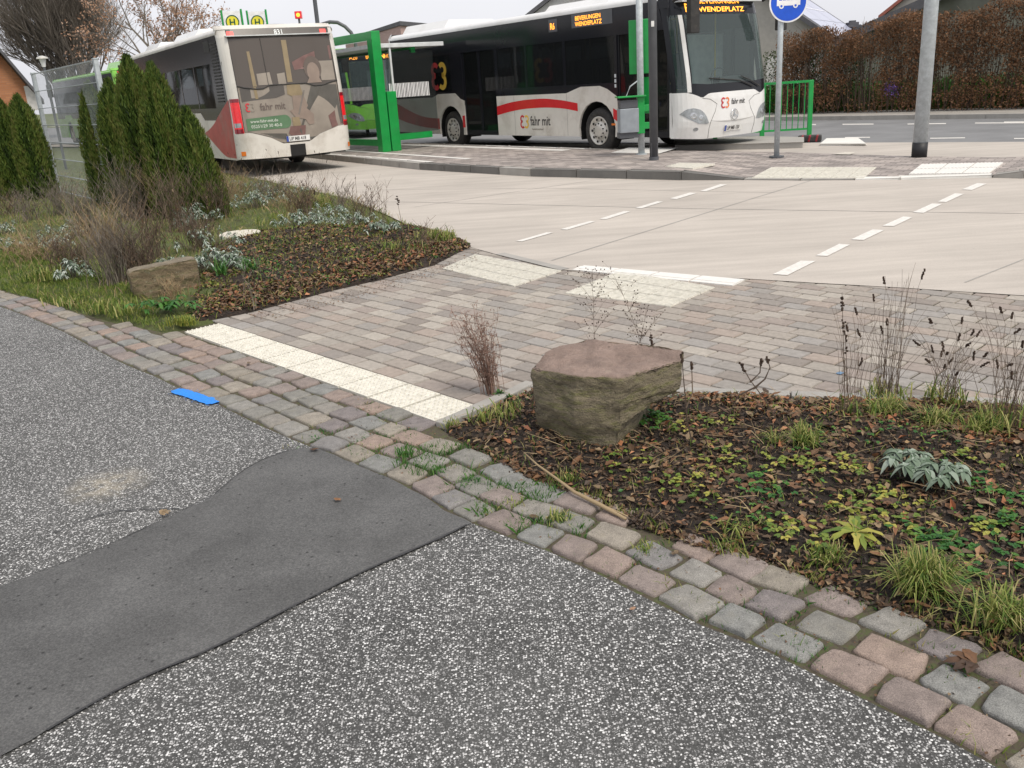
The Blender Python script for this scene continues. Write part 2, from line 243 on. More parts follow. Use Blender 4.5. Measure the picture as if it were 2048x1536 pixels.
# ------------------------------------------------------------------ mesh builder
class MB:
    def __init__(s): s.v=[]; s.f=[]; s.m=[]; s.r=[]; s.n=0
    def add(s,vs,fs,mi=0,r=None):
        vs=np.asarray(vs,float).reshape(-1,3); b=s.n; s.v.append(vs); s.n+=len(vs)
        for f in fs: s.f.append([i+b for i in f])
        s.m+= [mi]*len(fs)
        if r is None: r=random.random()
        s.r+= [r]*len(fs) if np.isscalar(r) else list(r)
        return s
    def box(s,c,d,rz=0,mi=0,r=None,rx=0,ry=0):
        x,y,z=[q/2 for q in d]; p=np.array([[i,j,k] for i in(-x,x) for j in(-y,y) for k in(-z,z)])
        if rx: a=math.cos(rx),math.sin(rx); p=np.stack([p[:,0],p[:,1]*a[0]-p[:,2]*a[1],p[:,1]*a[1]+p[:,2]*a[0]],1)
        if ry: a=math.cos(ry),math.sin(ry); p=np.stack([p[:,0]*a[0]+p[:,2]*a[1],p[:,1],-p[:,0]*a[1]+p[:,2]*a[0]],1)
        if rz: a=math.cos(rz),math.sin(rz); p=np.stack([p[:,0]*a[0]-p[:,1]*a[1],p[:,0]*a[1]+p[:,1]*a[0],p[:,2]],1)
        return s.add(p+np.array(c),[(0,1,3,2),(4,6,7,5),(0,4,5,1),(2,3,7,6),(0,2,6,4),(1,5,7,3)],mi,r)
    def tube(s,pts,rad,n=8,mi=0,r=None,cap=True):
        pts=[np.array(p,float) for p in pts]
        if np.isscalar(rad): rad=[rad]*len(pts)
        vs=[];fs=[]
        for i,p in enumerate(pts):
            t=pts[min(i+1,len(pts)-1)]-pts[max(i-1,0)]; t=t/(np.linalg.norm(t)+1e-9)
            a=np.cross(t,[0,0,1] if abs(t[2])<.9 else [1,0,0]); a/=np.linalg.norm(a); b=np.cross(t,a)
            for k in range(n):
                q=2*math.pi*(k+.5)/n; vs.append(p+rad[i]*(a*math.cos(q)+b*math.sin(q)))
        for i in range(len(pts)-1):
            for k in range(n): fs.append((i*n+k,i*n+(k+1)%n,(i+1)*n+(k+1)%n,(i+1)*n+k))
        if cap: fs.append(tuple(range(n))[::-1]); fs.append(tuple((len(pts)-1)*n+k for k in range(n)))
        return s.add(vs,fs,mi,r)
    def ext(s,poly,fn,off,th,mi=0,r=None):   # poly 2-D, fn(a,b,off)->3-D, a slab th thick whose outer face is at off
        k=len(poly); vs=[fn(a,b,off) for a,b in poly]+[fn(a,b,off-th) for a,b in poly]
        fs=[tuple(range(k)),tuple(range(2*k-1,k-1,-1))]+[(i,(i+1)%k,k+(i+1)%k,k+i) for i in range(k)]
        return s.add(vs,fs,mi,r)
    def sheet(s,poly,z=None,mi=0,r=None):
        vs=[(p[0],p[1],p[2] if z is None else z) for p in poly]; return s.add(vs,[tuple(range(len(vs)))],mi,r)
    def quads(s,c,u,v,r,mi=0,fold=0):       # arrays: centre, half axes; fold>0 makes a bent leaf of two faces
        N=len(c)
        if fold:
            w=np.cross(u,v); w/= (np.linalg.norm(w,axis=1,keepdims=True)+1e-9); L=np.linalg.norm(u,axis=1,keepdims=True)
            P=np.stack([c-u,c+v*1.+w*L*fold-u*.15,c+u,c-v+w*L*fold-u*.15],1).reshape(-1,3)
            s.v.append(P); b=s.n; s.n+=4*N
            for i in range(N): j=b+4*i; s.f.append([j,j+1,j+2]); s.f.append([j,j+2,j+3])
            s.m+=[mi]*(2*N); s.r+=list(np.repeat(r,2))
        else:
            P=np.stack([c-u,c+v,c+u,c-v],1).reshape(-1,3); s.v.append(P); b=s.n; s.n+=4*N
            for i in range(N): j=b+4*i; s.f.append([j,j+1,j+2,j+3])
            s.m+=[mi]*N; s.r+=list(r)
        return s
    def build(s,name,mats,parent=None,smooth=False,bevel=0):
        me=bpy.data.meshes.new(name); v=np.concatenate(s.v) if s.v else np.zeros((0,3))
        me.from_pydata(v.tolist(),[],s.f)
        if isinstance(mats,str): mats=[mats]
        for q in mats: me.materials.append(MT[q])
        if len(mats)>1: me.polygons.foreach_set('material_index',s.m)
        at=me.attributes.new('rnd','FLOAT','FACE'); at.data.foreach_set('value',[float(x) for x in s.r])
        if smooth: me.polygons.foreach_set('use_smooth',[True]*len(me.polygons))
        me.update(); o=bpy.data.objects.new(name,me); COL.objects.link(o)
        if parent: o.parent=parent
        if bevel:
            b=o.modifiers.new('bevel','BEVEL'); b.width=bevel; b.segments=2; b.limit_method='ANGLE'
        return o
def tag(o,label,cat,group=None):
    o['label']=label; o['category']=cat
    if group: o['group']=group
    return o
def struct(o,kind='structure'): o['kind']=kind; return o
def empty(name,loc=(0,0,0),rz=0):
    o=bpy.data.objects.new(name,None); COL.objects.link(o); o.location=tuple(loc); o.rotation_euler=(0,0,rz); o.empty_display_size=.2; return o
_tc={}
def textgeo(s,size=1.,sx=1.):
    k=s
    if k not in _tc:
        cu=bpy.data.curves.new('t','FONT'); cu.body=s; cu.size=1; cu.align_x='LEFT'; cu.resolution_u=2; cu.offset=.012
        o=bpy.data.objects.new('t',cu); COL.objects.link(o); bpy.context.view_layer.update()
        me=bpy.data.meshes.new_from_object(o); v=np.array([x.co[:2] for x in me.vertices]); f=[tuple(p.vertices) for p in me.polygons]
        bpy.data.objects.remove(o); bpy.data.meshes.remove(me); bpy.data.curves.remove(cu); _tc[k]=(v,f)
    v,f=_tc[k]; return v*np.array([size*sx,size]),f
def text(mb,s,fn,a0,b0,size,off=.004,sx=1.,mi=0,sgn=1,slant=0):
    v,f=textgeo(s,size,sx); return mb.add([fn(a0+sgn*(x+slant*y),b0+y,off) for x,y in v],f,mi)
def inpoly(x,y,poly):
    p=np.array([(q[0],q[1]) for q in poly]); r=np.zeros(np.shape(x),bool); j=len(p)-1
    for i in range(len(p)):
        xi,yi=p[i]; xj,yj=p[j]
        with np.errstate(divide='ignore',invalid='ignore'): r^=((yi>y)!=(yj>y))&(x<(xj-xi)*(y-yi)/(yj-yi+1e-12)+xi)
        j=i
    return r
def edist(x,y,poly):
    p=np.array([(q[0],q[1]) for q in poly]); d=np.full(np.shape(x),1e9)
    for i in range(len(p)):
        a=p[i]; b=p[(i+1)%len(p)]; ab=b-a; t=np.clip(((x-a[0])*ab[0]+(y-a[1])*ab[1])/(ab@ab+1e-12),0,1)
        d=np.minimum(d,np.hypot(x-a[0]-t*ab[0],y-a[1]-t*ab[1]))
    return d
def nearest(x,y,poly):
    p=np.array([(q[0],q[1]) for q in poly]); best=None
    for i in range(len(p)):
        a=p[i]; b=p[(i+1)%len(p)]; ab=b-a; t=min(1,max(0,((x-a[0])*ab[0]+(y-a[1])*ab[1])/(ab@ab+1e-12))); q=a+ab*t; d=math.hypot(x-q[0],y-q[1])
        if best is None or d<best[0]: best=(d,q[0],q[1])
    return best[1],best[2]
def scatter(poly,n):
    p=np.array([(q[0],q[1]) for q in poly]); lo=p.min(0);hi=p.max(0); out=[]
    while sum(len(o) for o in out)<n:
        q=rng.uniform(lo,hi,(n*2,2)); out.append(q[inpoly(q[:,0],q[:,1],poly)])
    return np.concatenate(out)[:n]
def smooth_line(pts,step=.05):
    p=np.array([(q[0],q[1]) for q in pts]); d=np.r_[0,np.cumsum(np.hypot(*np.diff(p,axis=0).T))]
    t=np.arange(0,d[-1],step); q=np.stack([np.interp(t,d,p[:,0]),np.interp(t,d,p[:,1])],1)
    k=7
    if len(q)>k*2:
        pad=np.r_[np.repeat(q[:1],k//2,0),q,np.repeat(q[-1:],k//2,0)]; q=np.stack([np.convolve(pad[:,i],np.ones(k)/k,'valid') for i in (0,1)],1)
    return q
# ================================================================== SETTING
# one ground sheet to the horizon
b=MB(); b.sheet([(-400,-60),(400,-60),(400,600),(-400,600)],-.05); struct(b.build('ground','lawn_ground'))
OUT=[(-900,420),(-300,535),(0,612),(60,634),(130,664),(200,703),(250,728),(310,752),(350,772),(440,810),(520,850),(610,888),(700,925),(800,965),(850,995),(890,1020),(945,1045),(1010,1070),(1100,1102),(1200,1148),(1300,1198),(1400,1247),(1520,1294),(1600,1332),(1700,1382),(1800,1432),(1900,1480),(1990,1530),(2150,1612),(2400,1750),(2900,2000)]
INN=[(-900,400),(-300,510),(0,577),(60,596),(150,622),(230,645),(330,664),(366,667),(620,757),(869,848),(900,868),(960,900),(1050,935),(1180,990),(1240,1020),(1300,1045),(1380,1078),(1500,1108),(1600,1138),(1700,1178),(1800,1215),(1900,1245),(2048,1310),(2400,1480),(2900,1700)]
Ow=GL(OUT); Iw=GL(INN)
b=MB(); b.sheet(Ow[::-1]+[np.array(p) for p in [(-14,12,0),(-14,-8,0),(12,-8,0),(12,-1,0)]],-.004); struct(b.build('asphalt_path','chip_asphalt'))
PATCH=[(-500,1370),(-150,1235),(0,1172),(60,1152),(120,1130),(180,1108),(230,1086),(280,1062),(330,1038),(370,1018),(400,1006),(430,990),(455,968),(475,950),(500,932),(530,918),(560,906),(600,897),(640,899),(690,921),(750,946),(800,966),(850,996),(890,1021),(944,1046),(880,1078),(800,1112),(740,1138),(700,1157),(640,1188),(590,1212),(560,1226),(520,1250),(480,1270),(440,1292),(400,1310),(340,1334),(280,1357),(200,1400),(130,1440),(60,1484),(0,1514),(-150,1600),(-500,1800)]
def wig(pts,amp,step):
    o=[]
    for i in range(len(pts)):
        a=pts[i]; c=pts[(i+1)%len(pts)]; n=max(1,int(np.hypot(*(c-a)[:2])/step))
        for k in range(n):
            p=a+(c-a)*k/n; o.append(np.array([p[0]+mnoise.noise((p[0]*9,p[1]*9,0))*amp,p[1]+mnoise.noise((p[0]*9,p[1]*9,5))*amp,0]))
    return o
Pw=wig(GL(PATCH),.012,.05)
b=MB(); b.sheet(Pw,.003); struct(b.build('asphalt_patch','asphalt_patch'))
# bitumen bleeding along the cut edges of the patch
b=MB(); k=len(PATCH); PG=GL(PATCH)
for seq,wd in ((PG[2:18],.007),(PG[24:41],.013)):
    L=smooth_line(seq,.03)
    for i in range(len(L)-1):
        a,c=L[i],L[i+1]; t=(c-a)/np.linalg.norm(c-a); n_=np.array([-t[1],t[0]]); 
        w0=wd*(.6+.8*abs(mnoise.noise((a[0]*12,a[1]*12,1)))); w1=wd*(.6+.8*abs(mnoise.noise((c[0]*12,c[1]*12,1))))
        b.add([(*(a-n_*w0*.5),.0055),(*(c-n_*w1*.5),.0055),(*(c+n_*w1*.5),.0055),(*(a+n_*w0*.5),.0055)],[(0,1,2,3)])
struct(b.build('bitumen_seam','bitumen'))
# old crack in the chipped asphalt
b=MB(); L=smooth_line(GL([(0,1112),(60,1090),(110,1065),(160,1043),(200,1028),(255,1018),(320,1018),(370,1015)]),.02)
for i in range(len(L)-1):
    a,c=L[i],L[i+1]; j=np.array([mnoise.noise((a[0]*25,a[1]*25,0)),mnoise.noise((a[0]*25,a[1]*25,9))])*.02
    a2,c2=a+j,c+np.array([mnoise.noise((c[0]*25,c[1]*25,0)),mnoise.noise((c[0]*25,c[1]*25,9))])*.02
    w0=.002+.005*abs(mnoise.noise((a[0]*8,a[1]*8,3))); b.add([(a2[0],a2[1]-w0,.001),(c2[0],c2[1]-w0,.001),(c2[0],c2[1]+w0,.001),(a2[0],a2[1]+w0,.001)],[(0,1,2,3)])
struct(b.build('asphalt_crack','bitumen'))
# sett gutter
b=MB(); b.sheet(Ow+Iw[::-1],-.007); struct(b.build('gutter_joint_soil','joint_soil'))
GP=Ow+Iw[::-1]; L=smooth_line(Ow,.01); seg=np.r_[0,np.cumsum(np.hypot(*np.diff(L,axis=0).T))]
b=MB()
def sett(b,cx,cy,ang,a,c,r,z):
    n=14; rings=[]; ca,sa=math.cos(ang),math.sin(ang); jit=[random.uniform(.91,1.05) for _ in range(n)]; sk=random.uniform(-.12,.12); tp=random.uniform(-.1,.1)
    tx,ty=random.uniform(-.02,.02),random.uniform(-.02,.02)
    for s,zz in ((1.,-.03),(.99,-.003),(.96,.005),(.90,.0085),(.5,.010)):
        for k in range(n):
            q=2*math.pi*k/n; e=.21; x=a*math.copysign(abs(math.cos(q))**e,math.cos(q)); y=c*math.copysign(abs(math.sin(q))**e,math.sin(q))
            x=(x+sk*y)*s*jit[k]; y=y*(1+tp*x/a)*s*jit[(k+3)%n]
            rings.append((cx+x*ca-y*sa,cy+x*sa+y*ca,z+zz+(x*tx+y*ty)+(random.uniform(-.0018,.0018) if s<.95 else 0)))
    rings.append((cx,cy,z+.0105)); f=[]
    for i in range(4):
        for k in range(n): f.append((i*n+k,i*n+(k+1)%n,(i+1)*n+(k+1)%n,(i+1)*n+k))
    for k in range(n): f.append((4*n+k,4*n+(k+1)%n,5*n))
    b.add(rings,f,0,r)
row=0
for j in range(7):
    off=.08+j*.148; s=random.uniform(.1,.3)
    while s<seg[-1]-.2:
        big=np.interp(s/seg[-1],[.3,.75],[0,1]); ln=random.uniform(.115,.175)+.035*big
        m=s+ln/2; x=np.interp(m,seg,L[:,0]); y=np.interp(m,seg,L[:,1]); x2=np.interp(m+.15,seg,L[:,0]); y2=np.interp(m+.15,seg,L[:,1]); x1=np.interp(m-.15,seg,L[:,0]); y1=np.interp(m-.15,seg,L[:,1])
        t=np.array([x2-x1,y2-y1]); t/=np.linalg.norm(t); nn=np.array([-t[1],t[0]]); px,py=x+nn[0]*off,y+nn[1]*off
        if inpoly(np.array([px+nn[0]*.03]),np.array([py+nn[1]*.03]),GP)[0] and 1.2<py<16 and not (edist(np.array([px]),np.array([py]),Ow)[0]<.05):
            if True:
                sett(b,px+random.uniform(-.006,.006),py+random.uniform(-.006,.006),math.atan2(t[1],t[0])+random.uniform(-.09,.09),ln/2*.965-.003,.148/2*.95*random.uniform(.92,1.),random.random(),random.uniform(-.006,.004))
        s+=ln
struct(b.build('sett_gutter','sett_stone',smooth=True))
# tactile strip, tiles with studs
A0=G(366,665); A1=G(869,845); D0=(A1-A0)/np.linalg.norm(A1-A0); N0=np.array([-D0[1],D0[0],0]); TL=np.linalg.norm(A1-A0)/10
if N0[1]<0: N0=-N0
ang0=math.atan2(D0[1],D0[0])
b=MB()
for i in range(10):
    c=A0+D0*(i+.5)*TL+N0*.15; z=.006+random.uniform(-.002,.002)
    b.box(c+[0,0,z-.02],(TL-.020,.284,.04),ang0,0,random.random())
    for p in range(8):
        for q in range(8):
            o=c+D0*((p-3.5)*TL/8.4)+N0*((q-3.5)*.035); r=.0085
            vs=[(o[0]+math.cos(k*1.047)*r*s,o[1]+math.sin(k*1.047)*r*s,z+h) for s,h in ((1,-.001),(.5,.009)) for k in range(6)]
            b.add(vs,[(k,(k+1)%6,6+(k+1)%6,6+k) for k in range(6)]+[(6,7,8,9,10,11)],0)
struct(b.build('tactile_strip','tactile_cream'))
def ribfield(name,corners,z,nx,ny,mat,ribs=9,alongv=False,gap=.006):
    P=[G(u,v,z) for u,v in corners]; b=MB()
    def at(s,t): return (P[0]*(1-s)+P[1]*s)*(1-t)+(P[3]*(1-s)+P[2]*s)*t
    for i in range(nx):
        for j in range(ny):
            e=.035; s0,s1,t0,t1=(i+e*.6)/nx,(i+1-e*.6)/nx,(j+e)/ny,(j+1-e)/ny
            q=[at(s0,t0),at(s1,t0),at(s1,t1),at(s0,t1)]; b.add([p+[0,0,.0] for p in q]+[p-[0,0,.03] for p in q],[(0,1,2,3),(0,1,5,4),(1,2,6,5),(2,3,7,6),(3,0,4,7)],0)
            for k in range(ribs):
                a,c=(k+.28)/ribs,(k+.72)/ribs
                if alongv: u=[(s0+(s1-s0)*a,t0),(s0+(s1-s0)*c,t0),(s0+(s1-s0)*c,t1),(s0+(s1-s0)*a,t1)]
                else: u=[(s0,t0+(t1-t0)*a),(s1,t0+(t1-t0)*a),(s1,t0+(t1-t0)*c),(s0,t0+(t1-t0)*c)]
                b.add([at(*p)+[0,0,.004] for p in u]+[at(*p) for p in u],[(0,1,2,3),(0,1,5,4),(1,2,6,5),(2,3,7,6),(3,0,4,7)],0)
    return struct(b.build(name,mat))
ribfield('tactile_field',[(884,537),(1028,572),(1125,541),(950,508)],.008,4,3,'tactile_cream',7)
ribfield('tactile_field',[(1128,586),(1341,613),(1432,574),(1240,541)],.008,3,3,'tactile_cream',7)
ribfield('tactile_edge',[(1142,539),(1466,571),(1492,558),(1168,530)],.009,4,1,'tactile_white',1)
# pavers of the near footway, laid one by one
BP=GL([(300,610),(443,643),(958,809),(1000,812),(1060,775),(1370,790),(1700,800),(2048,814),(2900,870),(2900,655),(2048,584),(1800,567),(1620,557),(1490,549),(1130,530),(1010,503),(945,486),(850,480),(600,520)])
b=MB(); b.sheet(BP,-.011); struct(b.build('paver_bedding','joint_soil'))
b=MB(); b.sheet([A0-D0*.1-N0*.02,A1+D0*.1-N0*.02,A1+D0*.1+N0*.33,A0-D0*.1+N0*.33],-.0095); struct(b.build('strip_bedding','joint_soil')); b=MB(); BL,BW=.212,.141; org=A0+N0*.306
for j in range(0,68):
    for i in range(-16,54):
        c=org+D0*((i+.5*(j%2))*BL+.02*math.sin(j*1.7))+N0*((j+.5)*BW)
        if not(-4<c[0]<7 and 2<c[1]<12): continue
        if not inpoly(np.array([c[0]]),np.array([c[1]]),BP)[0]: continue
        z=random.uniform(-.0022,.0018); tz=random.uniform(-.004,.004); rot=random.uniform(-.006,.006); ca,sa=math.cos(ang0+rot),math.sin(ang0+rot); vs=[]
        for g,h in ((.0055,-.009),(.0095,0)):
            for sx,sy in ((-1,-1),(1,-1),(1,1),(-1,1)):
                x,y=sx*(BL/2-g),sy*(BW/2-g); vs.append((c[0]+x*ca-y*sa,c[1]+x*sa+y*ca,z+h+tz*x))
        b.add(vs,[(4,5,6,7),(0,1,5,4),(1,2,6,5),(2,3,7,6),(3,0,4,7)],0,random.random())
struct(b.build('footway_pavers','brick_paver'))
def bar(b,a,c,wd,z0,z1,jn=1.,mi=0):
    a=np.array(a,float);c=np.array(c,float); L_=np.linalg.norm((c-a)[:2]); k=max(1,round(L_/jn)); an=math.atan2(c[1]-a[1],c[0]-a[0])
    for i in range(k):
        p=a+(c-a)*(i+.5)/k; b.box((p[0],p[1],(z0+z1)/2+random.uniform(-.002,.002)),(L_/k-.008,wd,z1-z0),an,mi,random.random())
b=MB(); bar(b,G(880,853),G(1010,794),.07,-.1,.022); bar(b,G(1010,794),G(1062,768),.07,-.1,.018,.5); bar(b,G(1062,771),G(1370,783),.075,-.1,.012,.5); bar(b,G(1370,783),G(2048,807),.08,-.1,.012,.6); bar(b,G(2048,807),G(2900,850),.08,-.1,.012,.6)
struct(b.build('bed_edging','kerb_concrete',bevel=.006))
# concrete bus lanes
FWD1=np.array([-math.sin(.53),math.cos(.53),0])
R0,R1=G(1640,286),G(2048,284); RD=(R1-R0)/np.linalg.norm(R1-R0)
K0,K1=G(1640,240.5),G(2048,236.5); KD=(K1-K0)/np.linalg.norm(K1-K0)
NEAR=[(450,346),(480,352),(600,376),(700,399),(780,433),(830,458),(870,472),(905,486),(945,496),(1010,514),(1130,541),(1490,558),(1620,566),(1800,576),(2048,592),(2900,665)]
b=MB(); g0=G(450,346); b.sheet([g0+FWD1*30-np.array([30,0,0]),g0+FWD1*30,*GL(NEAR),R1+RD*14,R0,R0-RD*70],.004); struct(b.build('concrete_lanes','concrete_lane'))
def strip(name,segs,z,mat):
    b=MB()
    for pts,wd in segs:
        P=GL(pts)
        for i in range(len(P)-1):
            a,c=P[i],P[i+1]; t=(c-a)/np.linalg.norm(c-a); n_=np.array([-t[1],t[0],0])*wd/2; b.add([a-n_+[0,0,z],c-n_+[0,0,z],c+n_+[0,0,z],a+n_+[0,0,z]],[(0,1,2,3)])
    return struct(b.build(name,mat))
strip('concrete_joints',[([(1103,522),(1631,359)],.022),([(620,402),(830,405),(1384,418),(2048,428),(2300,432)],.018),([(828,415),(1031,384),(1250,352)],.014),([(760,380),(1100,377),(1550,386)],.012),([(1930,566),(2300,420)],.014)],.0065,'kerb_concrete')
strip('lane_gutter',[([(1000,508),(1130,540)],.10)],.0075,'kerb_concrete')
def polys(name,lst,z,mat):
    b=MB()
    for q in lst: b.sheet([G(u,v,z) for u,v in q])
    return struct(b.build(name,mat))
X=lambda q,ox,oy,s:[(ox+x*s,oy+y*s) for x,y in q]
DA=[[(440,795),(535,800),(715,710),(620,708)],[(715,675),(790,678),(935,605),(865,600)],[(940,572),(1020,576),(1155,512),(1080,507)],[(1140,485),(1215,487),(1335,430),(1275,425)],[(1335,398),(1405,402),(1525,345),(1460,342)],[(1495,330),(1550,333),(1665,280),(1605,277)],[(1650,252),(1715,256),(1810,215),(1750,211)]]
DB=[[(100,583),(140,585),(340,528),(300,526)],[(385,507),(430,510),(610,457),(570,455)],[(635,440),(680,443),(835,393),(795,390)],[(865,370),(905,373),(1045,330),(1005,328)],[(1085,310),(1130,314),(1260,275),(1215,272)],[(1280,262),(1320,264),(1455,220),(1410,218)]]
polys('lane_marking',[X(q,1408,300,.3125) for q in DA]+[X(q,1000,300,.3125) for q in DB],.009,'road_paint')
# main road, its far kerb and footway
b=MB(); b.sheet([R0-RD*90,R1+RD*30,K1+KD*30,K0-KD*90],.002); struct(b.build('main_road','road_asphalt'))
b=MB(); NK=np.array([-KD[1],KD[0],0]); NK=NK if NK[1]>0 else -NK
b.sheet([K0-KD*90,K1+KD*30,K1+KD*30+NK*2.6,K0-KD*90+NK*2.6],.10); struct(b.build('far_footway','far_pavement'))
b=MB(); bar(b,K0-KD*30,K1+KD*12,.14,-.02,.115,1.); struct(b.build('far_kerb','kerb_concrete'))
mk=[]
for u0,u1,v0,v1 in ((1620,1632,249,249),(1685,1747,248.5,248),(1815,1892,248,247),(1950,2060,246,245.5),(1690,1740,275,274.5),(1860,1930,276.5,275.5),(2028,2100,277,276.5),(2008,2120,244,243)):
    mk.append([(u0,v0+.9),(u1,v1+.9),(u1,v1-.8),(u0,v0-.8)])
polys('road_marking',mk,.006,'road_paint')
# bus island
IT=.13
NE=[((300,282),IT),((618,306),IT),((838,327),IT),((1060,338.5),IT),((1362,344),IT),((1487,358),.02),((1600,359),.02),((1709,358),.02),((1800,356),.03),((1985,350),.04),((2048,342),.10),((2500,318),.12)]
NEw=[G(u,v,z) for (u,v),z in NE]
bd=np.array([math.cos(2.18),math.sin(2.18),0]); bn=np.array([bd[1],-bd[0],0]); W2=np.array([2.21,20.19,0])
def kl(t,o,z): p=W2+bd*t-bn*o; return np.array([p[0],p[1],z])
FE=[kl(24,.2,IT),kl(10,.2,IT),kl(4,.2,IT),kl(0,.2,IT),kl(-1.6,.22,IT),G(1500,303,.06),G(1560,304,.03),G(1647,307,.02),G(1805,312,.02),G(2008,315,.02),G(2048,313,.02),G(2500,296,.03)]
b=MB(); n_=len(NEw)
for i in range(n_-1): b.add([NEw[i],NEw[i+1],FE[i+1],FE[i]],[(0,1,2,3)])
struct(b.build('bus_island','island_brick'))
def kerbline(name,P,wd,mats,jn,side=1,rise=.004):
    b=MB()
    for i in range(len(P)-1):
        a,c=P[i],P[i+1]; L_=np.linalg.norm(c-a); k=max(1,round(L_/jn)); t=(c-a)/L_; nn=np.array([-t[1],t[0],0])/math.hypot(t[0],t[1])*side
        for q in range(k):
            p,r=a+(c-a)*(q/k)+t*.004,a+(c-a)*((q+1)/k)-t*.004; o=[]
            for w_ in (0,wd):
                for e in (p,r):
                    o.append([e[0]+nn[0]*w_,e[1]+nn[1]*w_,e[2]+rise]); o.append([e[0]+nn[0]*w_,e[1]+nn[1]*w_,-.03])
            b.add(o,[(0,2,6,4),(0,1,3,2),(4,5,7,6),(0,4,5,1),(2,6,7,3)],random.choice(range(len(mats))),random.random())
    return struct(b.build(name,mats,bevel=.012))
kerbline('island_kerb',NEw[2:6],.15,['kerb_dark','kerb_dark','kerb_concrete'],1.)
kerbline('island_kerb',NEw[:3],.18,['kerb_concrete'],1.)
kerbline('island_kerb',NEw[5:8],.15,['kerb_concrete'],1.)
kerbline('island_kerb',NEw[7:10],.15,['kerb_white'],1.2)
kerbline('island_kerb',NEw[9:],.15,['kerb_concrete'],1.2)
kerbline('platform_kerb',FE[:5],.17,['kerb_white','kerb_concrete'],1.,-1)
b=MB()
def lpoly(b,P,z=0): b.add([np.array(p)+[0,0,z] for p in P],[tuple(range(len(P)))])
lpoly(b,[kl(22,.55,IT+.005),kl(.2,.55,IT+.005),kl(.2,.85,IT+.005),kl(22,.85,IT+.005)])
for q in ([(1221,305.5),(1257,295),(1360,294.5),(1318,307)],): b.sheet([G(u,v,IT+.006) for u,v in q])
e0,e1=NEw[0],NEw[2]; t=(e1-e0)/np.linalg.norm(e1-e0); nn=np.array([-t[1],t[0],0]); 
for o in (.2,.95): lpoly(b,[e0+nn*o+[0,0,.006],e1+nn*o+t*(.3 if o>.5 else 0)+[0,0,.006],e1+nn*(o+.17)+t*(.3 if o>.5 else 0)+[0,0,.006],e0+nn*(o+.17)+[0,0,.006]])
struct(b.build('platform_guide_strip','tactile_white'))
ribfield('tactile_field',[(1502,356),(1728,356),(1754,334),(1543,334)],.030,7,3,'tactile_cream',5)
ribfield('tactile_field',[(1816,348),(1979,346),(2008,324),(1842,328)],.050,3,2,'tactile_white',7,True)
ribfield('tactile_field',[(1328,333),(1385,337),(1433,326.5),(1360,325)],IT+.008,1,1,'tactile_cream',6)
polys('inspection_cover',[[(1665,308),(1690,304),(1710,304.5),(1700,309)]],.032,'manhole_concrete')
# small traffic island with the railing
b=MB(); TI=[G(u,v,.12) for u,v in ((1350,290),(1500,287),(1606,284),(1606,274),(1500,272),(1350,278))]
k=len(TI); b.add([p for p in TI]+[(p[0],p[1],-.02) for p in TI],[tuple(range(k))]+[(i,(i+1)%k,k+(i+1)%k,k+i) for i in range(k)]); struct(b.build('traffic_island','kerb_concrete',bevel=.02))
b=MB(); TI=[G(u,v,.05) for u,v in ((1642,287),(1730,287),(1714,275.5),(1655,276.5))]
b.add([p for p in TI]+[(p[0]+(.06 if i in(1,2) else -.02),p[1],-.0) for i,p in enumerate(TI)],[(0,1,2,3)]+[(i,(i+1)%4,4+(i+1)%4,4+i) for i in range(4)]); struct(b.build('painted_island_nose','kerb_white',bevel=.02))
# blue survey mark sprayed on the asphalt edge
b=MB(); L=smooth_line(GL([(346,780),(375,788),(405,798),(436,808)]),.02); vs=[];m_=len(L)
for i,p in enumerate(L):
    q=i/(m_-1); wd=.052*(.80 if .06<q<.94 else .5)*(1+.22*mnoise.noise((i*2.3,0,0)))
    t=L[min(i+1,m_-1)]-L[max(i-1,0)]; t/=np.linalg.norm(t); nn=np.array([-t[1],t[0]]); vs+= [(*(p+nn*wd),.0045),(*(p-nn*wd),.0045)]
b.add(vs,[(2*i,2*i+1,2*i+3,2*i+2) for i in range(m_-1)])
for _ in range(150):
    i=random.randrange(m_); p=L[i]+rng.normal(0,.04,2); r=random.uniform(.0015,.004); b.add([(p[0]+r*math.cos(k*1.26),p[1]+r*math.sin(k*1.26),.004) for k in range(5)],[(0,1,2,3,4)])
struct(b.build('blue_spray_mark','blue_paint'))
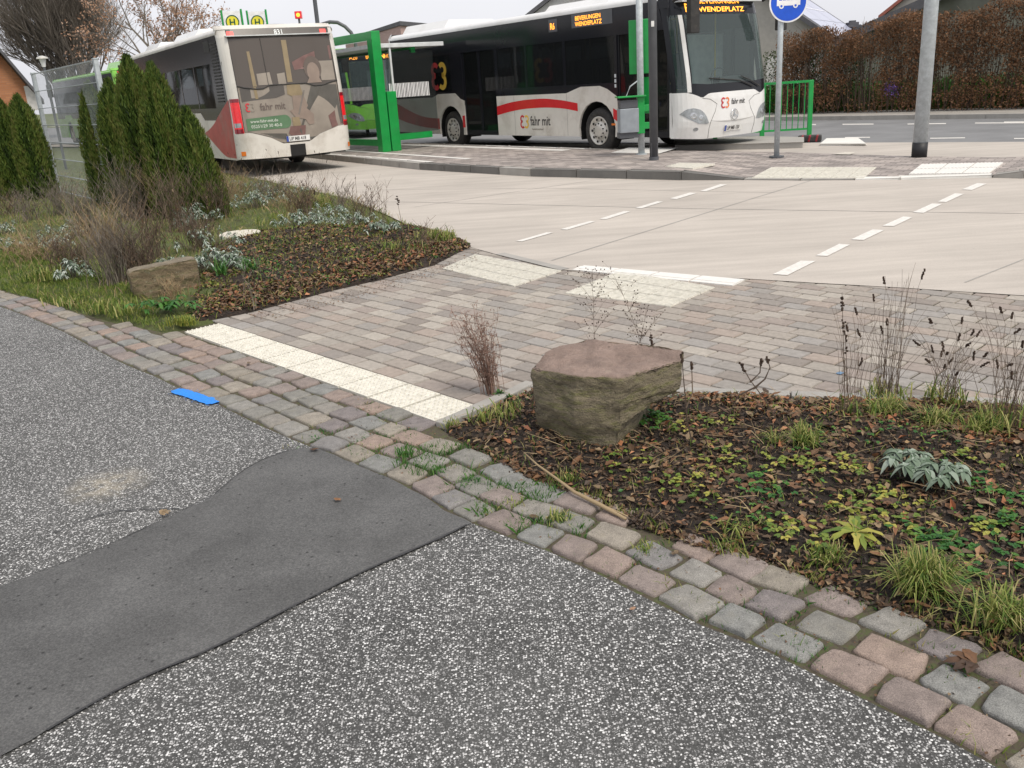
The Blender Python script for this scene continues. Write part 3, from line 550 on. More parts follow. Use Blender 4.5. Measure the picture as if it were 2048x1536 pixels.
# planted beds: real mounded soil
def bed(name,poly,cell,base,rise,mat,amp=.03,fw=.3):
    p=np.array([(q[0],q[1]) for q in poly]); lo=p.min(0)-cell; hi=p.max(0)+cell; nx,ny=int((hi[0]-lo[0])/cell)+1,int((hi[1]-lo[1])/cell)+1
    gx,gy=np.meshgrid(lo[0]+np.arange(nx)*cell,lo[1]+np.arange(ny)*cell,indexing='ij'); ins=inpoly(gx,gy,p); d=edist(gx,gy,p); ok=ins|(d<cell*1.5)
    d=np.where(ins,d,-d)
    idx=-np.ones((nx,ny),int); vs=[]
    def hf(x,y,d): return base+rise*min(1,max(0,d)/fw)**.7+amp*min(1,.35+max(0,d)*3)*mnoise.fractal((x*3.1,y*3.1,0),1,2,5)-(.02 if d<0 else 0)
    for i in range(nx):
        for j in range(ny):
            if ok[i,j] and not ins[i,j]: idx[i,j]=len(vs); q=nearest(gx[i,j],gy[i,j],p); vs.append((q[0],q[1],base-.012))
            elif ok[i,j]: idx[i,j]=len(vs); vs.append((gx[i,j]+mnoise.noise((gx[i,j]*20,gy[i,j]*20,3))*cell*.4,gy[i,j]+mnoise.noise((gx[i,j]*20,gy[i,j]*20,8))*cell*.4,hf(gx[i,j],gy[i,j],d[i,j])))
    fs=[(idx[i,j],idx[i+1,j],idx[i+1,j+1],idx[i,j+1]) for i in range(nx-1) for j in range(ny-1) if min(idx[i,j],idx[i+1,j],idx[i+1,j+1],idx[i,j+1])>=0]
    b=MB(); b.add(vs,fs); o=struct(b.build(name,mat,smooth=True))
    Z=np.full((nx,ny),base-.012); 
    for i in range(nx):
        for j in range(ny):
            if ok[i,j]: Z[i,j]=vs[idx[i,j]][2]
    def h(x,y):
        a,c=(x-lo[0])/cell,(y-lo[1])/cell; i,j=int(a),int(c)
        if not(0<=i<nx-1 and 0<=j<ny-1): return base-.012
        a-=i; c-=j; return (Z[i,j]*(1-a)+Z[i+1,j]*a)*(1-c)+(Z[i,j+1]*(1-a)+Z[i+1,j+1]*a)*c
    return o,h
RB=GL([(890,862),(1008,806),(1066,778),(1370,790),(1700,800),(2048,814),(2900,860),(2900,1640),(2400,1440),(2048,1295),(1950,1255),(1880,1236),(1800,1212),(1700,1176),(1600,1136),(1500,1103),(1380,1074),(1300,1040),(1240,1012),(1180,984),(1050,940),(985,908),(930,885)])
_,hR=bed('planting_soil',RB,.04,.002,.03,'dark_soil',.03)
LW=GL([(-600,455),(0,577),(60,594),(150,620),(230,643),(330,664),(366,655),(480,630),(560,610),(640,588),(760,560),(870,530),(940,493),(900,469),(830,456),(780,431),(700,397),(600,374),(480,351),(450,345)])
g1=G(450,345); LW=LW+[g1+FWD1*10,g1+FWD1*10+np.array([-30,0,0])]
_,hL=bed('grass_verge',LW,.11,-.01,.06,'lawn_ground',.05,.6)
MU=GL([(372,650),(480,630),(560,610),(640,588),(760,560),(870,530),(942,493),(900,469),(830,456),(760,452),(690,455),(600,462),(520,468),(440,490),(400,530),(395,590),(380,620)])
_,hM=bed('mulch_soil',MU,.06,.014,.085,'dark_soil',.045,.6)
# ================================================================== BUSES
# bus frame: X forward, Y to the bus's left, origin on the ground under the front right wheel; right flank is Y=0, left flank Y=2.55
WB_=2.55; RF,RR=.36,.26
def fx(z): return float(np.interp(z,[.3,.6,1.05,1.5,2.45,2.8,2.98,3.08],[2.64,2.72,2.70,2.65,2.47,2.38,2.27,2.1]))
def rx(z): return float(np.interp(z,[.3,.9,1.85,2.8,3.0,3.08],[-9.38,-9.41,-9.33,-9.18,-9.10,-8.98]))
def sF(y,z,off=0):
    yy=y-WB_/2; a=WB_/2-RF; x=fx(z)-.09*(yy/1.27)**2
    if abs(yy)>a: q=min(1,(abs(yy)-a)/RF); x-=RF*(1-math.sqrt(max(0,1-q*q)))
    return [x+off,y+ (off*.5*np.sign(yy) if abs(yy)>a else 0),z]
def sR(y,z,off=0):
    yy=y-WB_/2; a=WB_/2-RR; x=rx(z)+.05*(yy/1.27)**2
    if abs(yy)>a: q=min(1,(abs(yy)-a)/RR); x+=RR*(1-math.sqrt(max(0,1-q*q)))
    return [x-off,y+(off*.5*np.sign(yy) if abs(yy)>a else 0),z]
def yy_(end,n,y0,y1):   # samples denser in the corners
    k=np.linspace(0,1,n+1); ys=y0+(y1-y0)*k
    extra=[WB_*.5+s*(WB_/2-r*(1-q)) for s in (-1,1) for r in ((RF if end=='F' else RR),) for q in (.0,.4,.65,.82,.93,.98,1.)]
    return sorted(set([round(v,4) for v in list(ys)+[e for e in extra if y0<e<y1]]))
def patch(b,end,y0,y1,zb,zt,off=0,n=10,nz_=4,mi=0):
    S=sF if end=='F' else sR; ys=yy_(end,n,y0,y1); ev=lambda f,y: f if np.isscalar(f) else float(np.interp(y,[p[0] for p in f],[p[1] for p in f]))
    if zt is not None and not np.isscalar(nz_): nz_=4
    vs=[S(y,ev(zb,y)+(ev(zt,y)-ev(zb,y))*j/nz_,off) for y in ys for j in range(nz_+1)]; m=nz_+1
    fs=[(i*m+j,(i+1)*m+j,(i+1)*m+j+1,i*m+j+1) for i in range(len(ys)-1) for j in range(nz_)]
    if end=='F': fs=[f[::-1] if False else f for f in fs]
    b.add(vs,fs,mi); return b
def side(sd):
    return (lambda a,z,off=0:[a,-off,z]) if sd=='R' else (lambda a,z,off=0:[a,WB_+off,z])
def arch(cx,r=.6,cz=.5,zb=.36,n=12,rev=True):
    th0=-math.asin((cz-zb)/r); th=np.linspace(th0,math.pi-th0,n+1); P=[(cx+r*math.cos(t),cz+r*math.sin(t)) for t in th]; return P   # from +x side to -x side
def butterfly(b,fn,a,z,s,off,sgn=1,two=True,thick=.16):
    def three(cx,flip,mi,sc,tilt):
        pts=[]
        for k in range(-110,91,18): t=R_(k+0); pts.append((math.cos(t)*.26-.02,.27+math.sin(t)*.24))
        up_=[(math.cos(R_(k))*.24,.26+math.sin(R_(k))*.22) for k in range(150,-91,-20)]
        lo_=[(math.cos(R_(k))*.26,-.22+math.sin(R_(k))*.25) for k in range(85,-151,-20)]
        L=up_+lo_; n=len(L); vs=[]
        for i,(x,y) in enumerate(L):
            x0,y0=L[max(i-1,0)];x1,y1=L[min(i+1,n-1)]; tx,ty=x1-x0,y1-y0; q=math.hypot(tx,ty)+1e-9; nx,ny=-ty/q*thick/2,tx/q*thick/2
            for g in (1,-1):
                xx,yv=(x+g*nx)*flip,(y+g*ny); xr=xx*math.cos(tilt)-yv*math.sin(tilt); yr=xx*math.sin(tilt)+yv*math.cos(tilt); vs.append(fn(a+sgn*(cx+xr)*s*sc,z+yr*s*sc,off))
        b.add(vs,[(2*i,2*i+1,2*i+3,2*i+2) for i in range(n-1)],mi)
    three(-.24,-1,0,1,.0)
    if two: three(.30,1,1,1.,-.12)
def make_wheel(root,x,y,sgn,front):
    def cyl(b,prof,n,mi=0):
        vs=[(x+r*math.cos(2*math.pi*k/n),y+sgn*w_,.48+r*math.sin(2*math.pi*k/n)) for r,w_ in prof for k in range(n)]
        b.add(vs,[(i*n+k,i*n+(k+1)%n,(i+1)*n+(k+1)%n,(i+1)*n+k) for i in range(len(prof)-1) for k in range(n)],mi)
    b=MB(); cyl(b,[(.30,.02),(.34,-.005),(.42,.0),(.465,.03),(.48,.06),(.48,.26),(.46,.29),(.3,.29)],40); wh=b.build('wheel','rubber',root,smooth=True)
    b=MB(); cyl(b,[(.30,.025),(.305,.0),(.285,-.004),(.27,.02),(.20,.05 if front else .03),(.17,.02),(.13,-.01),(.10,-.02),(.0,-.02)],40); rim=b.build('rim','rim_silver',wh,smooth=True)
    b=MB()
    for k in range(10):
        q=2*math.pi*k/10; c=(x+.238*math.cos(q),y+sgn*.022,.48+.238*math.sin(q)); vs=[(c[0]+.024*math.cos(t*.785)*1.2,c[1]-sgn*.004,c[2]+.024*math.sin(t*.785)*1.2) for t in range(8)]
        b.add(vs,[tuple(range(8))])
    for k in range(10):
        q=2*math.pi*(k+.5)/10; c=np.array((x+.15*math.cos(q),y+sgn*.012,.48+.15*math.sin(q))); b.tube([c,c-np.array([0,sgn*.03,0])],.014,6)
    b.build('rim_hole','underbody',rim)
def make_bus(name,label,loc,rz,o,group):
    root=empty(name,loc,rz); tag(root,label,'bus',group)
    paint=o['paint']; low=o.get('low',paint); rib=o.get('ribbon'); SR,SL=side('R'),side('L')
    ZT=2.93
    # ---- body shell
    b=MB()
    xf=lambda z: fx(z)-.09-RF+.005; xr=lambda z: rx(z)+.05+RR-.005
    topB=[(-3.72,1.29),(-1.0,1.29),(-.72,1.36),(-.5,1.41),(.12,1.41),(.36,1.34),(.66,1.18)]
    polB=[(-3.72,.36)]+topB+[(.66,.36)]+arch(0.)
    b.ext(polB,SR,0,.05,1)
    polC=[(xr(.5),.42),(xr(1.3),1.33),(-6.75,1.33),(-6.45,1.41),(-5.6,1.41),(-5.38,1.27),(-5.2,1.22),(-5.2,.36)]+[p for p in arch(-5.9)]+[(-6.6,.38)]
    b.ext(polC,SR,0,.05,1)
    polA=[(2.18,.36),(2.18,1.20),(xf(1.2),1.21),(xf(.5),.36)]; b.ext(polA,SR,0,.05,0)
    polL=[(xr(.5),.38),(xr(1.3),1.20),(-6.75,1.20),(-6.45,1.36),(-5.4,1.36),(-5.1,1.22),(-.8,1.22),(-.5,1.38),(.5,1.38),(.8,1.22),(xf(1.2),1.22),(xf(.5),.36)]+arch(0.)+arch(-5.9)
    b.ext(polL,SL,0,.05,1)
    # front lower shell with the scuttle line of the photograph, rear corners and bumper
    wsb=[(0,1.20),(.12,1.20),(.28,1.14),(.42,1.08),(.6,1.16),(1.0,1.165),(1.95,1.165),(2.13,1.08),(2.27,1.14),(2.43,1.20),(2.55,1.20)]
    patch(b,'F',0,WB_,[(0,.34),(.5,.30),(2.05,.30),(2.55,.34)],wsb,0,40,8,0)
    patch(b,'F',0,.06,1.2,2.95,.0,2,6,0) if False else None
    patch(b,'F',.135,.20,1.2,2.62,.004,1,8,0); patch(b,'F',2.40,2.47,1.2,2.62,.004,1,8,0)
    patch(b,'F',0,WB_,2.95,3.08,0,20,3,0)
    bt=[(0,.95),(.3,.93),(.75,.80),(1.0,.66),(1.6,.66),(1.85,.80),(2.25,.93),(2.55,.95)]
    patch(b,'R',0,WB_,[(0,.40),(1.0,.38),(1.55,.38),(2.55,.40)],bt,.012,40,6,1)
    for y0,y1 in ((0,.17),(2.38,2.55)): patch(b,'R',y0,y1,.9,3.02,0,4,12,0)
    patch(b,'R',0,WB_,3.0,3.08,0,20,2,0)
    b.build('body',[paint,low],root,smooth=False)
    # ---- roof
    b=MB(); prof=[(0,ZT-.02),(-.004,2.96),(.03,3.01),(.12,3.05),(.4,3.075),(1.275,3.09),(2.15,3.075),(2.43,3.05),(2.52,3.01),(2.554,2.96),(2.55,ZT-.02)]
    xs=[rx(3.0)+.2,-6,-3,0,fx(3.0)-.35]; vs=[(x,y,z) for x in xs for y,z in prof]; m=len(prof)
    b.add(vs,[(i*m+j,(i+1)*m+j,(i+1)*m+j+1,i*m+j+1) for i in range(len(xs)-1) for j in range(m-1)])
    for S,x0,x1 in ((sR,rx(3.0)+.2,0),(sF,fx(3.0)-.35,0)):
        top=[S(y,3.075) for y in np.linspace(.02,2.53,15)]; inn=[(x0,y,3.078) for y in np.linspace(.1,2.45,15)]
        b.add(top+inn,[(i,i+1,15+i+1,15+i) for i in range(14)])
    rf=b.build('roof',o.get('roof',paint),root,smooth=True)
    for x0,x1,h in o.get('units',[(-8.9,-6.6,.20),(-3.2,-.6,.16)]):
        b=MB(); vs=[]
        for x,s,zz in ((x0,.55,3.06),(x0+.25,.75,3.06+h),(x1-.3,.75,3.06+h),(x1,.55,3.06)):
            for y in (-1,-.8,.8,1): vs.append((x,1.275+y*s*1.2,zz if abs(y)<1 else 3.05))
        b.add(vs,[(i*4+j,i*4+4+j,i*4+5+j,i*4+1+j) for i in range(3) for j in range(3)])
        b.build('roof_unit',o.get('unit_mat',paint),root,smooth=False)
    # ---- underbody, floor, interior
    b=MB(); b.box((-3.4,1.275,.66),(11.4,1.62,.66)); b.box((-2.9,1.275,.62),(4.5,2.3,.5)); b.box((1.6,1.275,.6),(1.6,2.2,.5)); b.box((-8.1,1.275,.66),(2.2,2.3,.6)); 
    b.box((-6.8,1.275,1.2),(5.0,2.3,.05)); b.build('underbody','underbody',root)
    b=MB(); b.box((-3.4,1.275,2.86),(11.6,2.3,.02)); b.build('ceiling','canopy_white',root); b=MB(); b.box((1.35,1.9,1.7),(.04,1.1,1.2)); b.build('driver_partition','canopy_white',root)
    b=MB(); b.box((0,0,1.28),(.42,.42,.09)); b.box((-.2,0,1.62),(.09,.42,.7),ry=-.12); s0=b.build('seat','seat_blue',root,bevel=.02); first=True
    for x in np.arange(-8.4,1.0,.78):
        if -5.2<x<-3.4: continue
        for y in (.35,.8,1.75,2.2):
            q=s0 if first else s0.copy()
            if not first: COL.objects.link(q)
            q.location=(x,y,0); q.parent=root; first=False
    for x in (-5.1,-3.8,-2.4,-1,.5,1.6):
        for y in (.6,1.95): b=MB(); b.tube([(x,y,.9),(x,y,2.85)],.018,6); b.build('hand_pole','pole_yellow',root)
    b=MB(); b.tube([(-8.5,.7,2.6),(2.0,.7,2.6)],.018,6); b.build('hand_rail','pole_yellow',root)
    b=MB(); b.box((2.2,1.35,1.12),(.55,2.1,.26)); b.box((1.95,1.95,1.32),(.2,.7,.25)); b.tube([(1.75,1.9+.24*math.cos(t),1.42+.2*math.sin(t)) for t in np.linspace(0,6.283,20)],.016,5); b.build('dashboard','dash_grey',root,bevel=.03)
    # ---- black window band, both sides
    doors={'R':[(-5.2,-3.72),(.68,2.14)],'L':[]}; wins={'R':[(xr(2)+.1,-7.5),(-7.42,-5.75),(-3.62,-2.5),(-2.42,-1.08),(-1.0,.6)],'L':o.get('winL',[(-8.0,-6.5),(-6.42,-5.0),(-4.92,-3.4),(-3.32,-1.8),(-1.72,-.1),(-.02,1.55),(1.63,xf(2)-.05)])}
    for sd,S in (('R',SR),('L',SL)):
        b=MB(); segs=[(xr(2.0),-5.2),(-3.72,.68),(2.14,xf(1.8))] if sd=='R' else [(xr(2.0),xf(1.8))]
        for a,c in segs:
            b.ext([(a-.1 if a<-8 else a,1.1),(a-.02 if a<-8 else a,1.46),(c,1.46),(c+(.1 if c>2.1 else 0),1.1)],S,-.008,.03)
        b.ext([(xr(2.38),2.38),(xr(2.93),2.94),(xf(2.93),2.94),(xf(2.38),2.38)],S,-.002,.04)
        ed=sorted([q for a,c in segs for q in (a,c)]); W=sorted(wins[sd])
        for a,c in segs:
            cur=a
            for w0,w1 in [q for q in W if q[0]>=a-.2 and q[1]<=c+.2]:
                if w0-cur>.01: b.ext([(cur,1.46),(cur,2.38),(w0,2.38),(w0,1.46)],S,-.004,.04)
                cur=w1
            if c-cur>.01: b.ext([(cur,1.46),(cur,2.38),(c,2.38),(c,1.46)],S,-.004,.04)
        fr=b.build('window_frame','bus_black',root)
        for w0,w1 in W:
            p=MB(); p.ext([(w0,1.45),(w0,2.39),(w1,2.39),(w1,1.45)],S,-.009,.006); p.build('window','glass_dark',root)
        for a,c in doors[sd]:
            p=MB(); fr_=.05; m_=(a+c)/2
            for q0,q1 in ((a,a+fr_),(m_-fr_,m_-.006),(m_+.006,m_+fr_),(c-fr_,c)): p.ext([(q0,.38),(q0,2.76),(q1,2.76),(q1,.38)],S,-.03,.04)
            for z0,z1 in ((.38,.48),(2.68,2.76),(.36,.38)): p.ext([(a,z0),(a,z1),(c,z1),(c,z0)],S,-.032,.04)
            p.ext([(a,2.76),(a,2.94),(c,2.94),(c,2.76)],S,-.006,.04)
            d=p.build('door','bus_black',root)
            for q0,q1 in ((a+fr_,m_-fr_),(m_+fr_,c-fr_)):
                p=MB(); p.ext([(q0,.48),(q0,2.68),(q1,2.68),(q1,.48)],S,-.045,.006); p.build('pane','glass_door',d)
    if o.get('grille'):
        p=MB(); 
        for z in np.arange(1.58,2.76,.065): p.ext([(-8.78,z),(-8.78,z+.03),(-8.30,z+.03),(-8.30,z)],SL,.012,.02)
        p.ext([(-7.75,2.62),(-7.75,2.84),(-8.2,2.84),(-8.2,2.62)],SL,.004,.01); p.build('engine_grille','rubber',root)
    # ---- windscreen, destination box
    b=MB(); patch(b,'F',.20,2.40,[(0,1.2),(.28,1.14),(.42,1.08),(.6,1.16),(1.95,1.165),(2.13,1.08),(2.27,1.14),(2.4,1.20)],[(0,1.38),(.6,1.33),(1.95,1.33),(2.55,1.38)],-.002,24,2); patch(b,'F',0,WB_,2.62,2.95,-.002,24,3)
    patch(b,'F',.20,.225,1.3,2.62,.001,1,5); patch(b,'F',2.375,2.40,1.3,2.62,.001,1,5); patch(b,'F',0,.02,1.2,2.62,.0,1,5); patch(b,'F',2.53,2.55,1.2,2.62,.0,1,5)
    b.build('windscreen_surround','bus_black',root)
    b=MB(); patch(b,'F',.225,2.375,[(0,1.38),(.6,1.33),(1.95,1.33),(2.55,1.38)],2.62,-.004,24,6); patch(b,'F',.02,.135,1.2,2.62,-.004,3,5); patch(b,'F',2.47,2.53,1.2,2.62,-.004,3,5)
    b.build('windscreen','glass_wind',root,smooth=True)
    for y0,y1,y2 in ((1.9,1.45,.6),(2.1,1.75,1.5)):
        p=MB(); q=[sF(y,z,.03) for y,z in ((y0,1.22),(y1,1.36),(y2,1.44))]; p.tube(q,.012,5); p.build('wiper','rubber',root)
    b=MB(); 
    for (t,y,z,h,sx_) in o.get('front_text',[]): text(b,t,sF,y,z,h,.006,sx_,0,1)
    if b.n: b.build('destination_display','led_orange',root)
    # mirrors
    for y,sg in ((-.02,-1),(2.57,1)):
        p=MB(); h=p.tube([(2.30,y,2.86),(2.55,y-sg*.02,2.97),(2.74,y-sg*.03,2.9)],.035,6); p.box((2.80,y-sg*.02,2.56),(.12,.24,.60)); m_=p.build('mirror','rubber',root,bevel=.03)
    # headlights
    for y0,sg in ((0,1),(WB_,-1)):
        Y=lambda y: y0+sg*y
        def pat(bb,lo,hi,off,mi=0,n=10):
            ys=sorted([Y(lo[0][0]),Y(lo[-1][0])]); fl=lambda f:sorted([(Y(q[0]),q[1]) for q in f]); patch(bb,'F',ys[0],ys[1],fl(lo),fl(hi),off,n,3,mi)
        p=MB(); pat(p,[(.03,.80),(.14,.70),(.30,.61),(.50,.585),(.57,.60)],[(.03,.80),(.10,.89),(.22,.905),(.38,.86),(.50,.76),(.57,.60)],.006); hd=p.build('headlight','lens_clear',root,smooth=True)
        p=MB()
        for yc,zc,r in ((.22,.76,.068),(.37,.72,.055)):
            ring=[sF(Y(yc+r*math.cos(t)),zc+r*math.sin(t),.010) for t in np.linspace(0,6.283,13)[:-1]]; r2=[sF(Y(yc+r*.55*math.cos(t)),zc+r*.55*math.sin(t),.012) for t in np.linspace(0,6.283,13)[:-1]]
            p.add(ring+r2,[(i,(i+1)%12,12+(i+1)%12,12+i) for i in range(12)]+[tuple(range(12,24))])
        p.build('lamp_reflector','chrome',hd)
        p=MB(); c=[(Y(.27+.5*0+.055*math.cos(t)),.50+.035*math.sin(t)) for t in np.linspace(0,6.283,13)[:-1]]; p.add([sF(a,z,.006) for a,z in c],[tuple(range(12))]); p.build('fog_lamp','lens_clear',root)
        # seams of the bumper
        p=MB(); L=[(.62,.31),(.60,.5),(.62,.62),(.74,.80),(.80,.95),(.62,1.05),(.42,1.08)]
        p.tube([sF(Y(a),z,.002) for a,z in L],.005,4); p.build('panel_seam','kerb_dark',root)
    b=MB(); b.tube([sF(y,.60+.05*((y-1.275)/.7)**2,.001) for y in np.linspace(.62,1.93,12)],.004,4); b.build('panel_seam','kerb_concrete',root)
    if o.get('star'):
        b=MB(); c=(1.275,.72); R0_=.10; b.tube([sF(c[0]+R0_*math.cos(t),c[1]+R0_*math.sin(t),.02) for t in np.linspace(0,6.283,25)],.008,5)
        for a in (90,210,330):
            q=R_(a); b.add([sF(c[0]+R0_*math.cos(q),c[1]+R0_*math.sin(q),.022),sF(c[0]+.022*math.cos(q+1.57),c[1]+.022*math.sin(q+1.57),.022),sF(c[0]+.022*math.cos(q-1.57),c[1]+.022*math.sin(q-1.57),.022)],[(0,1,2)])
        b.build('star_emblem','chrome',root)
    if o.get('plate'):
        for S,y0,z0,nm in ((sF,1.02,.41,'plate'),(sR,1.03,.69,'rplate')):
            t=o.get(nm); 
            if not isinstance(t,str): continue
            sg=1 if S is sF else -1; ya=y0 if sg==1 else WB_-y0
            p=MB(); Q=lambda a,c,off:[S(ya+sg*a,z0+c,off) for a,c in ()]; k=[(0,0),(.52,0),(.52,.11),(0,.11)]
            p.ext([(ya+sg*a,z0+c) for a,c in k],S,.024,.012); pl=p.build('number_plate','plate_white',root)
            p=MB(); p.add([S(ya+sg*a,z0+c,.026) for a,c in ((0,0),(.045,0),(.045,.11),(0,.11))],[(0,1,2,3)]); p.build('euro_band','plate_blue',pl)
            p=MB(); text(p,t,S,ya+sg*.06,z0+.022,.098,.027,.82,0,sg); p.build('plate_lettering','txt_dark',pl)
    # ---- rear
    b=MB(); patch(b,'R',.17,2.38,2.82,3.0,0,16,2); b.build('rear_cap','bus_dark_film' if o.get('ad') else 'bus_black',root)
    wb=[(.17,1.88),(.3,1.86),(.55,1.80),(.72,1.80),(.9,1.86),(1.7,1.86),(1.85,1.80),(2.0,1.80),(2.25,1.84),(2.38,1.88)]
    b=MB(); patch(b,'R',.17,2.38,wb,2.82,-.002,24,6); b.build('rear_window','glass_rear' if o.get('ad') else 'glass_dark',root,smooth=True)
    b=MB(); b.tube([sR(y,z,.006) for y,z in wb],.014,5); b.tube([sR(y,2.82,.004) for y in np.linspace(.17,2.38,12)],.008,4); b.tube([sR(1.72,z,.004) for z in (1.86,2.3,2.82)],.007,4)
    for y in (.175,2.375): b.tube([sR(y,z,.004) for z in (.95,1.4,1.86,2.4,2.98)],.008,4)
    b.build('rear_seal','rubber',root)
    for y0,y1 in ((.015,.165),(2.385,2.535)):
        p=MB(); patch(p,'R',y0,y1,.93,1.62,.012,4,4); tl=p.build('tail_light','lens_red',root,smooth=True)
        p=MB(); patch(p,'R',y0+.01,y1-.005,.93,1.02,.016,3,1); patch(p,'R',y0,y1,1.56,1.63,.016,3,1); p.build('lamp_segment','lens_dark_red',tl)
        p=MB(); patch(p,'R',y0+.03,y1-.01,1.05,1.14,.016,3,1); p.build('reversing_lamp','lens_clear',tl)
        p=MB(); patch(p,'R',y0+.02,y0+.10,.47,.56,.022,2,1); p.build('reflector','lens_orange',root)
    for y in (.24,2.24):
        p=MB(); patch(p,'R',y,y+.13,2.86,2.95,.012,2,1); p.build('brake_light','led_red' if o.get('brake') else 'lens_red',root)
    # engine flap, with its advertisement when it has one
    b=MB(); patch(b,'R',.17,2.38,[(0,.95),(.3,.93),(.75,.80),(1.0,.67),(1.6,.67),(1.85,.80),(2.25,.93),(2.55,.95)],wb,-.004,24,6); b.build('engine_flap','ad_beige' if o.get('ad') else paint,root,smooth=True)
    P=MB(); patch(P,'R',1.12,1.46,.38,.62,.02,3,2); P.build('tow_recess','underbody',root)
    if o.get('ad'):
        V=lambda v: WB_-v      # v runs from the viewer's left
        def pol(bb,L,mi,off=.004):
            bb.add([sR(V(a),z,off) for a,z in L],[tuple(range(len(L)))],mi)
        b=MB()
        pol(b,[(.22,1.84),(1.15,1.84),(1.15,1.66),(.95,1.60),(.22,1.56)],3,.003); pol(b,[(.50,1.84),(.56,1.84),(.57,1.60),(.51,1.6)],4,.005)
        pol(b,[(1.75,1.80),(2.0,1.82),(2.34,1.80),(2.36,1.0),(1.9,.72),(1.45,.70),(1.35,.9),(1.5,1.2),(1.62,1.5)],1,.003)      # dark coat
        pol(b,[(1.22,1.84),(1.5,1.86),(1.55,1.62),(1.35,1.58),(1.2,1.66)],4,.005); pol(b,[(1.3,1.62),(1.55,1.62),(1.62,1.4),(1.45,1.18),(1.28,1.25)],2,.006)
        pol(b,[(1.2,1.32),(1.5,1.42),(1.72,1.22),(1.7,1.02),(1.58,1.0),(1.52,1.12),(1.3,1.18)],2,.007)                        # forearm
        pol(b,[(1.22,1.18),(1.38,1.18),(1.4,1.0),(1.22,1.0)],4,.008); pol(b,[(1.16,1.0),(1.5,1.0),(1.46,.78),(1.25,.70),(1.1,.86)],5,.006)
        pol(b,[(1.56,1.72),(1.60,1.72),(1.40,1.22),(1.37,1.24)],0,.010); pol(b,[(2.05,1.16),(2.38,1.36),(2.38,.98),(2.1,.9)],5,.005)
        pol(b,[(.2,.93),(1.05,.86),(1.1,.72),(.75,.80),(.3,.94)],1,.004)
        b.build('advert_picture',['ad_grey','ad_dark','ad_skin','bus_dark_film','ad_ochre','ad_wine'],root)
        b=MB(); el=lambda cy,cz,ry,rz: [(cy+ry*math.cos(t),cz+rz*math.sin(t)) for t in np.linspace(0,6.283,19)[:-1]]
        pol(b,[(1.42,2.30),(1.7,2.42),(2.34,2.62),(2.34,2.34),(1.75,2.16),(1.45,2.14)],2,.003)
        pol(b,[(2.0,2.3),(2.34,2.3),(2.34,1.9),(2.02,1.9)],3,.004)
        pol(b,el(1.86,2.16,.20,.25),1,.005); pol(b,el(1.86,2.08,.14,.20),0,.007); pol(b,[(1.75,1.97),(1.97,1.97),(2.02,1.86),(1.68,1.86)],0,.006)
        pol(b,[(1.25,1.9),(1.27,2.75),(1.38,2.75),(1.36,1.9)],4,.004); pol(b,[(.5,1.85),(.5,2.55),(.56,2.55),(.58,1.85)],4,.004)
        pol(b,[(.62,1.87),(.62,2.1),(.9,2.12),(.92,1.87)],3,.004); pol(b,[(1.05,1.87),(1.05,2.08),(1.22,2.1),(1.22,1.87)],3,.004)
        b.build('window_film_picture',['ad_skin','ad_hair','ad_wine','ad_beige','ad_ochre'],root)
        b=MB(); pill=[(.24,.97),(.24,1.215),(1.05,1.245)]+[(1.07+.12*math.cos(t),1.11+.135*math.sin(t)) for t in np.linspace(1.4,-1.4,9)]+[(1.05,.975)]; pol(b,pill,0,.006); g=b.build('advert_panel','ad_green',root)
        b=MB(); SV=lambda a,z,off=0: sR(WB_-a,z,off); text(b,'www.fahr-mit.de',SV,.32,1.125,.085,.009,1.02); text(b,'05251/29 30 40-0',SV,.32,1.02,.092,.009,1.0); b.build('advert_lettering','txt_pale',g)
        b=MB(); text(b,'fahr mit',SV,.57,1.37,.20,.008,.86); b.build('lettering','txt_brown',root)
        b=MB(); butterfly(b,SV,.36,1.44,.16,.008); b.build('butterfly_emblem',['logo_red','ad_beige'],root)
        b=MB(); text(b,'831',SV,1.16,2.865,.15,.008,.9); b.build('line_number','led_white',root)
    elif o.get('rear_txt'): pass
    # ---- livery on the flanks
    def ribbon(nm,S,L,mat,off=.004):
        b=MB(); xs=[q[0] for q in L]; k=max(12,int(abs(xs[-1]-xs[0])*8)); X_=np.linspace(xs[0],xs[-1],k)
        t=np.interp(X_,xs,[q[1] for q in L]); d=np.interp(X_,xs,[q[2] for q in L])
        for _ in range(3): t=np.r_[t[:1],np.convolve(t,[.25,.5,.25],'valid'),t[-1:]]; d=np.r_[d[:1],np.convolve(d,[.25,.5,.25],'valid'),d[-1:]]
        vs=[]; 
        for i in range(k): vs+=[S(X_[i],t[i],off),S(X_[i],d[i],off)]
        b.add(vs,[(2*i,2*i+1,2*i+3,2*i+2) for i in range(k-1)]); return b.build(nm,mat,root)
    if rib:
        ribbon('red_ribbon',SR,[(xr(1.0),1.30,.86),(-8.4,1.10,.70),(-7.8,.92,.60),(-7.2,.81,.54),(-6.48,.78,.50)],'bus_dirty_red'); ribbon('red_ribbon',SR,[(-5.32,.84,.54),(-5.2,.85,.55)],'bus_red')
        ribbon('red_ribbon',SR,[(-3.72,1.05,.84),(-3.2,1.13,.92),(-2.6,1.18,.98),(-1.8,1.20,1.0),(-1.1,1.14,.97),(-.62,1.07,.90)],'bus_red'); ribbon('red_ribbon',SR,[(.54,.95,.74),(.66,.90,.68)],'bus_red')
        ribbon('red_wedge',SL,[(xr(1.2)-.02,1.62,.42),(-8.2,1.34,.42),(-7.6,1.12,.60),(-7.0,.98,.80),(-6.6,.92,.90)],'bus_dirty_red')
        b=MB(); text(b,'fahr mit',SR,-2.38,.60,.30,.005,.80); b.build('lettering','txt_dark',root)
